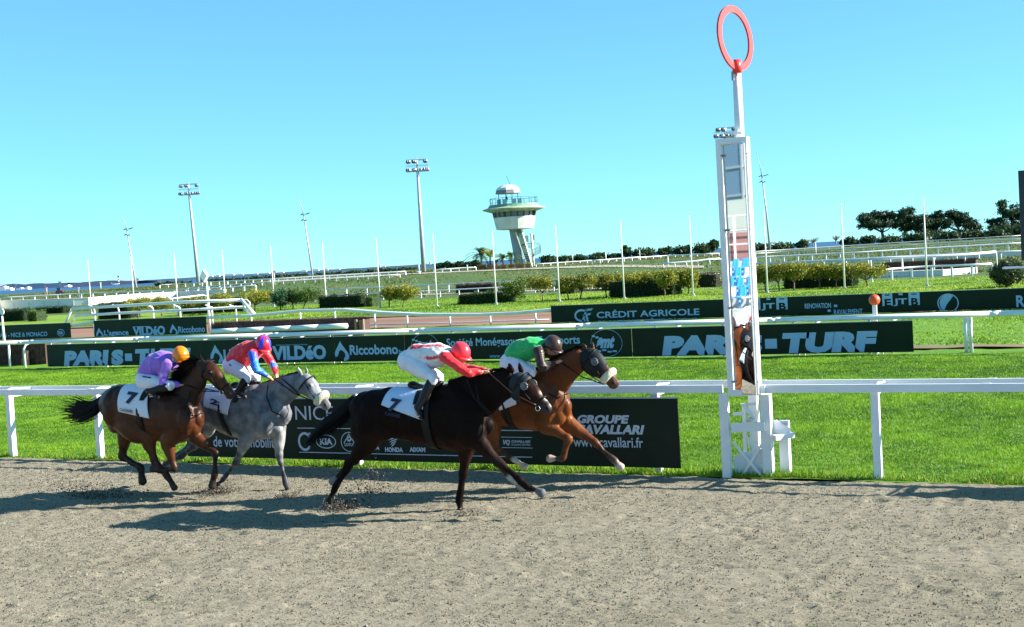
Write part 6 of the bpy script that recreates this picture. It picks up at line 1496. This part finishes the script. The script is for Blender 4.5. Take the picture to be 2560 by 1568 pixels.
build_rider('jockey in green silks with dark sleeves crouched on the leading horse', D_, dict(
    name='d', hip=(1400, 335), head=(1670, 222), face=(.92, -.35, -.4), helmet=(.06, .03, .024), peakc=(.04, .02, .018), seat=(1395, 330, 0),
    torso=[(1410, 300, 70, .135), (1455, 262, 78, .145), (1510, 240, 72, .16), (1570, 228, 62, .165), (1615, 225, 40, .10)],
    arms=[[(1575, 245, -.17), (1600, 355, -.24), (1690, 330, -.10)], [(1600, 245, .17), (1690, 300, .20), (1750, 285, .08)]],
    legs=[[(1400, 340, -.08), (1535, 395, -.22), (1440, 500, -.30), (1500, 540, -.30)], [(1405, 335, .08), (1550, 380, .20), (1470, 480, .28), (1530, 510, .28)]],
    silk=[(x, y, o, .5, (.01, .42, .10)) for x, y in ((1400, 280), (1440, 240), (1500, 200), (1560, 190), (1440, 320), (1520, 300)) for o in (-.13, .13)]+[(1575, 260, -.24, .42, (.03, .016, .014)), (1600, 330, -.28, .5, (.03, .016, .014)), (1650, 345, -.2, .5, (.03, .016, .014)), (1650, 270, .2, .4, (.03, .016, .014)), (1610, 225, -.08, .2, (.03, .016, .014)), (1710, 290, .12, .5, (.03, .016, .014))]))
# reins run from each rider's hands to the bit (part of the tack, loose in the air)
RB = mat('rein_brown', (.16, .05, .03), .6)
for fg, h1, h2, bt, par, m_ in ((C_, (1255, 395, -.07), (1275, 385, .06), (1560, 605), 'racehorse.002', RB), (A_, (1040, 550, -.1), (1085, 530, .1), (1290, 600), 'racehorse', TACK), (B_, (1690, 492, -.1), (1740, 485, .08), (2040, 690), 'racehorse.001', TACK), (D_, (1725, 330, -.1), (1775, 290, .08), (2000, 470), 'racehorse.003', TACK)):
    for q, s_ in ((h1, -1), (h2, 1)):
        a = fg.p(*q); b = fg.p(bt[0], bt[1], s_*.085); MB().tube([a, a*.5+b*.5+Vector((0, s_*.03, -.04)), b], .008, 6).build('rein', m_, bpy.data.objects[par], True)

def simple_person(base, face, label, jacket, trousers, hair=(.03, .02, .015), h=1.74):
    b = Vector(base); f = Vector(face).normalized(); sd = f.cross(Vector((0, 0, 1))); k = h/1.74; root = empty('person', b, label, 'person')
    Q = lambda a, s_, z: b+(f*a+sd*s_+Vector((0, 0, z)))*k
    m_ = MB(); m_.loft([(Q(0, 0, .92), .15, .16), (Q(0, 0, 1.1), .14, .15), (Q(0, 0, 1.32), .15, .19), (Q(0, 0, 1.43), .10, .14)], 14, 3); m_.loft([(Q(0, 0, 1.42), .06, .06), (Q(.01, 0, 1.53), .055, .055)], 10, 2)
    m_.ball(Q(.02, 0, 1.63), (.085, .075, .115), 14); m_.ball(Q(.11, 0, 1.61), (.018, .014, .02), 8)
    for s_ in (-1, 1):
        m_.loft([(Q(0, s_*.09, .92), .095, .095), (Q(.02, s_*.10, .5), .065, .065), (Q(-.02, s_*.11, .1), .045, .045)], 12, 3); m_.loft([(Q(-.04, s_*.11, .05), .045, .045), (Q(.16, s_*.12, .035), .032, .045)], 10, 2)
        m_.loft([(Q(0, s_*.20, 1.38), .055, .055), (Q(-.02, s_*.26, 1.10), .048, .048), (Q(.14, s_*.20, .92), .034, .034), (Q(.20, s_*.18, .90), .035, .022)], 10, 3)
    sd_ = [(Q(0, 0, z), .15, jacket) for z in (1.0, 1.15, 1.3, 1.4)]+[(Q(0, s_*.24, z), .08, jacket) for s_ in (-1, 1) for z in (1.35, 1.15, 1.0)]+[(Q(0, s_*.1, z), .12, trousers) for s_ in (-1, 1) for z in (.85, .5, .15)]+[(Q(.05, 0, 1.60), .09, SKIN), (Q(0, 0, 1.52), .05, SKIN), (Q(-.03, 0, 1.68), .09, hair)]+[(Q(.19, s_*.18, .9), .04, SKIN) for s_ in (-1, 1)]+[(Q(.1, s_*.12, .03), .08, (.02, .02, .02)) for s_ in (-1, 1)]
    fuse('body', m_, mat('plain_clothes', (1, 1, 1), .8, attr=True), root, .012, 2, sd_, 10)
simple_person((cax.x-.35, cax.y, zd+.14), (-.5, -1, 0), 'person in dark clothes standing under the canopy on the control tower', (.02, .025, .05), (.02, .02, .03))
simple_person((-22.2, 1.6, .05), (.4, 1, 0), 'spectator in dark jacket by the parapet, seen only in the mirror', (.04, .05, .06), (.10, .13, .16))
# kicked up fibre behind the hooves
def splash(cp, n, spread, seed):
    r = np.random.default_rng(seed); c = G(*cp); q = np.array(c)+np.stack([r.normal(0, spread[0], n), r.normal(0, .12, n), np.abs(r.normal(0, spread[1], n))+.01], 1); return q
r_ = np.random.default_rng(77)
pts = np.vstack([splash((235, 1245), 900, (.30, .07), 1), splash((180, 1225), 300, (.5, .16), 21), splash((870, 1262), 260, (.22, .14), 22), splash((560, 1225), 120, (.2, .12), 23), splash((940, 1210), 120, (.10, .16), 24), splash((330, 1240), 160, (.25, .05), 2), splash((190, 1215), 160, (.4, .14), 3), splash((545, 1235), 700, (.14, .05), 4), splash((850, 1275), 1000, (.14, .06), 5), splash((930, 1235), 300, (.18, .08), 6), splash((720, 1245), 300, (.12, .03), 7), splash((1165, 1288), 300, (.12, .02), 8), splash((1330, 1180), 60, (.2, .1), 9)])
clods('kicked_sand', pts, .003, .013, [(.16, .14, .10), (.05, .04, .035), (.03, .025, .025), (.22, .19, .145), (.04, .03, .03)], r_, 'dark clods and fibre thrown up behind the galloping hooves', 'kicked sand')

# ================================================================ STAND SEEN IN THE MIRROR
st = empty('grandstand', (-20, -4, 0), 'grandstand with blue and white seats, seen only in the finish post mirror', 'grandstand')
CONC = mat('concrete', (.50, .52, .50), .9, col2=(.42, .44, .42), scale=1); WALLG = mat('stand_green_wall', (.38, .44, .40), .8); WALLR = mat('stand_red_wall', (.32, .16, .15), .8); GLZ = mat('stand_glass', (.085, .14, .21), .15, spec=.9)
n_r = 6
for i in range(n_r):
    z = .95+i*.33; y = -.5-i*.85; MB().box((-30, y-.42, z/2), (30, .85, z)).build('terrace_step', CONC, st)
MB().box((-30, .3, .45), (30, .12, .9)).build('parapet', CONC, st)
SB = mat('seat_blue', (.04, .30, .75), .4); SW = mat('seat_white', (.70, .74, .78), .4)
def seat_mesh(m_, nm):
    mb = MB(); V = []
    for i, (y, z) in enumerate(((.22, .40), (.0, .37), (-.18, .40), (-.24, .55), (-.27, .78))):
        for j in range(6):
            u = (j/5-.5); w = .42*(1-.15*(i == 4)); V.append((u*w, y-.03*(4*u*u)*(i > 2)*-1, z+.05*(4*u*u)*(i < 3)))
    Fc = [(i*6+j, i*6+j+1, i*6+j+7, i*6+j+6) for i in range(4) for j in range(5)]
    mb.add(V, Fc); mb.box((0, -.05, .2), (.06, .06, .36)); me = mb.build(nm, m_, None, True); s = me.modifiers.new('s', 'SOLIDIFY'); s.thickness = .02; return me
sb = seat_mesh(SB, 'seat'); sw = seat_mesh(SW, 'seat'); sb.parent = st; sw.parent = st; k_ = 0
r_ = np.random.default_rng(4)
for i in range(n_r):
    for j in range(12):
        x = -32.5+j*.62; s0 = sb if (j % 2 == 0 or i % 2 == 1) else sw
        o = s0.copy() if k_ else s0
        if k_: COL.objects.link(o)
        k_ += 1; o.parent = st; o.location = Vector((x, -.5-i*.85-.45, .95+i*.33))-st.location
sw.location = Vector((-33.2, -.95, .95))-st.location
MB().box((-30, -6.0, 3.2), (30, .3, 1.2)).build('red_wall', WALLR, st); MB().box((-30, -6.2, 4.5), (30, .3, 1.4)).build('green_wall', WALLG, st); MB().box((-30, -6.4, 6.6), (30, .3, 2.8)).build('glass_front', GLZ, st)
mb = MB()
for x in range(-45, -14, 2): mb.box((x, -6.2, 6.6), (.1, .15, 2.8))
for z in (5.4, 6.6, 7.9): mb.box((-30, -6.22, z), (30, .1, .1))
mb.build('mullion', mat('alu', (.45, .47, .5), .35, .7), st)
mb = MB()
for z in (3.3, 3.9, 4.5): mb.tube([(-45, -5.6, z), (-15, -5.6, z)], .035, 6)
for x in range(-45, -14, 2): mb.tube([(x, -5.6, 2.6), (x, -5.6, 4.5)], .035, 6)
mb.build('handrail', WHITE, st)
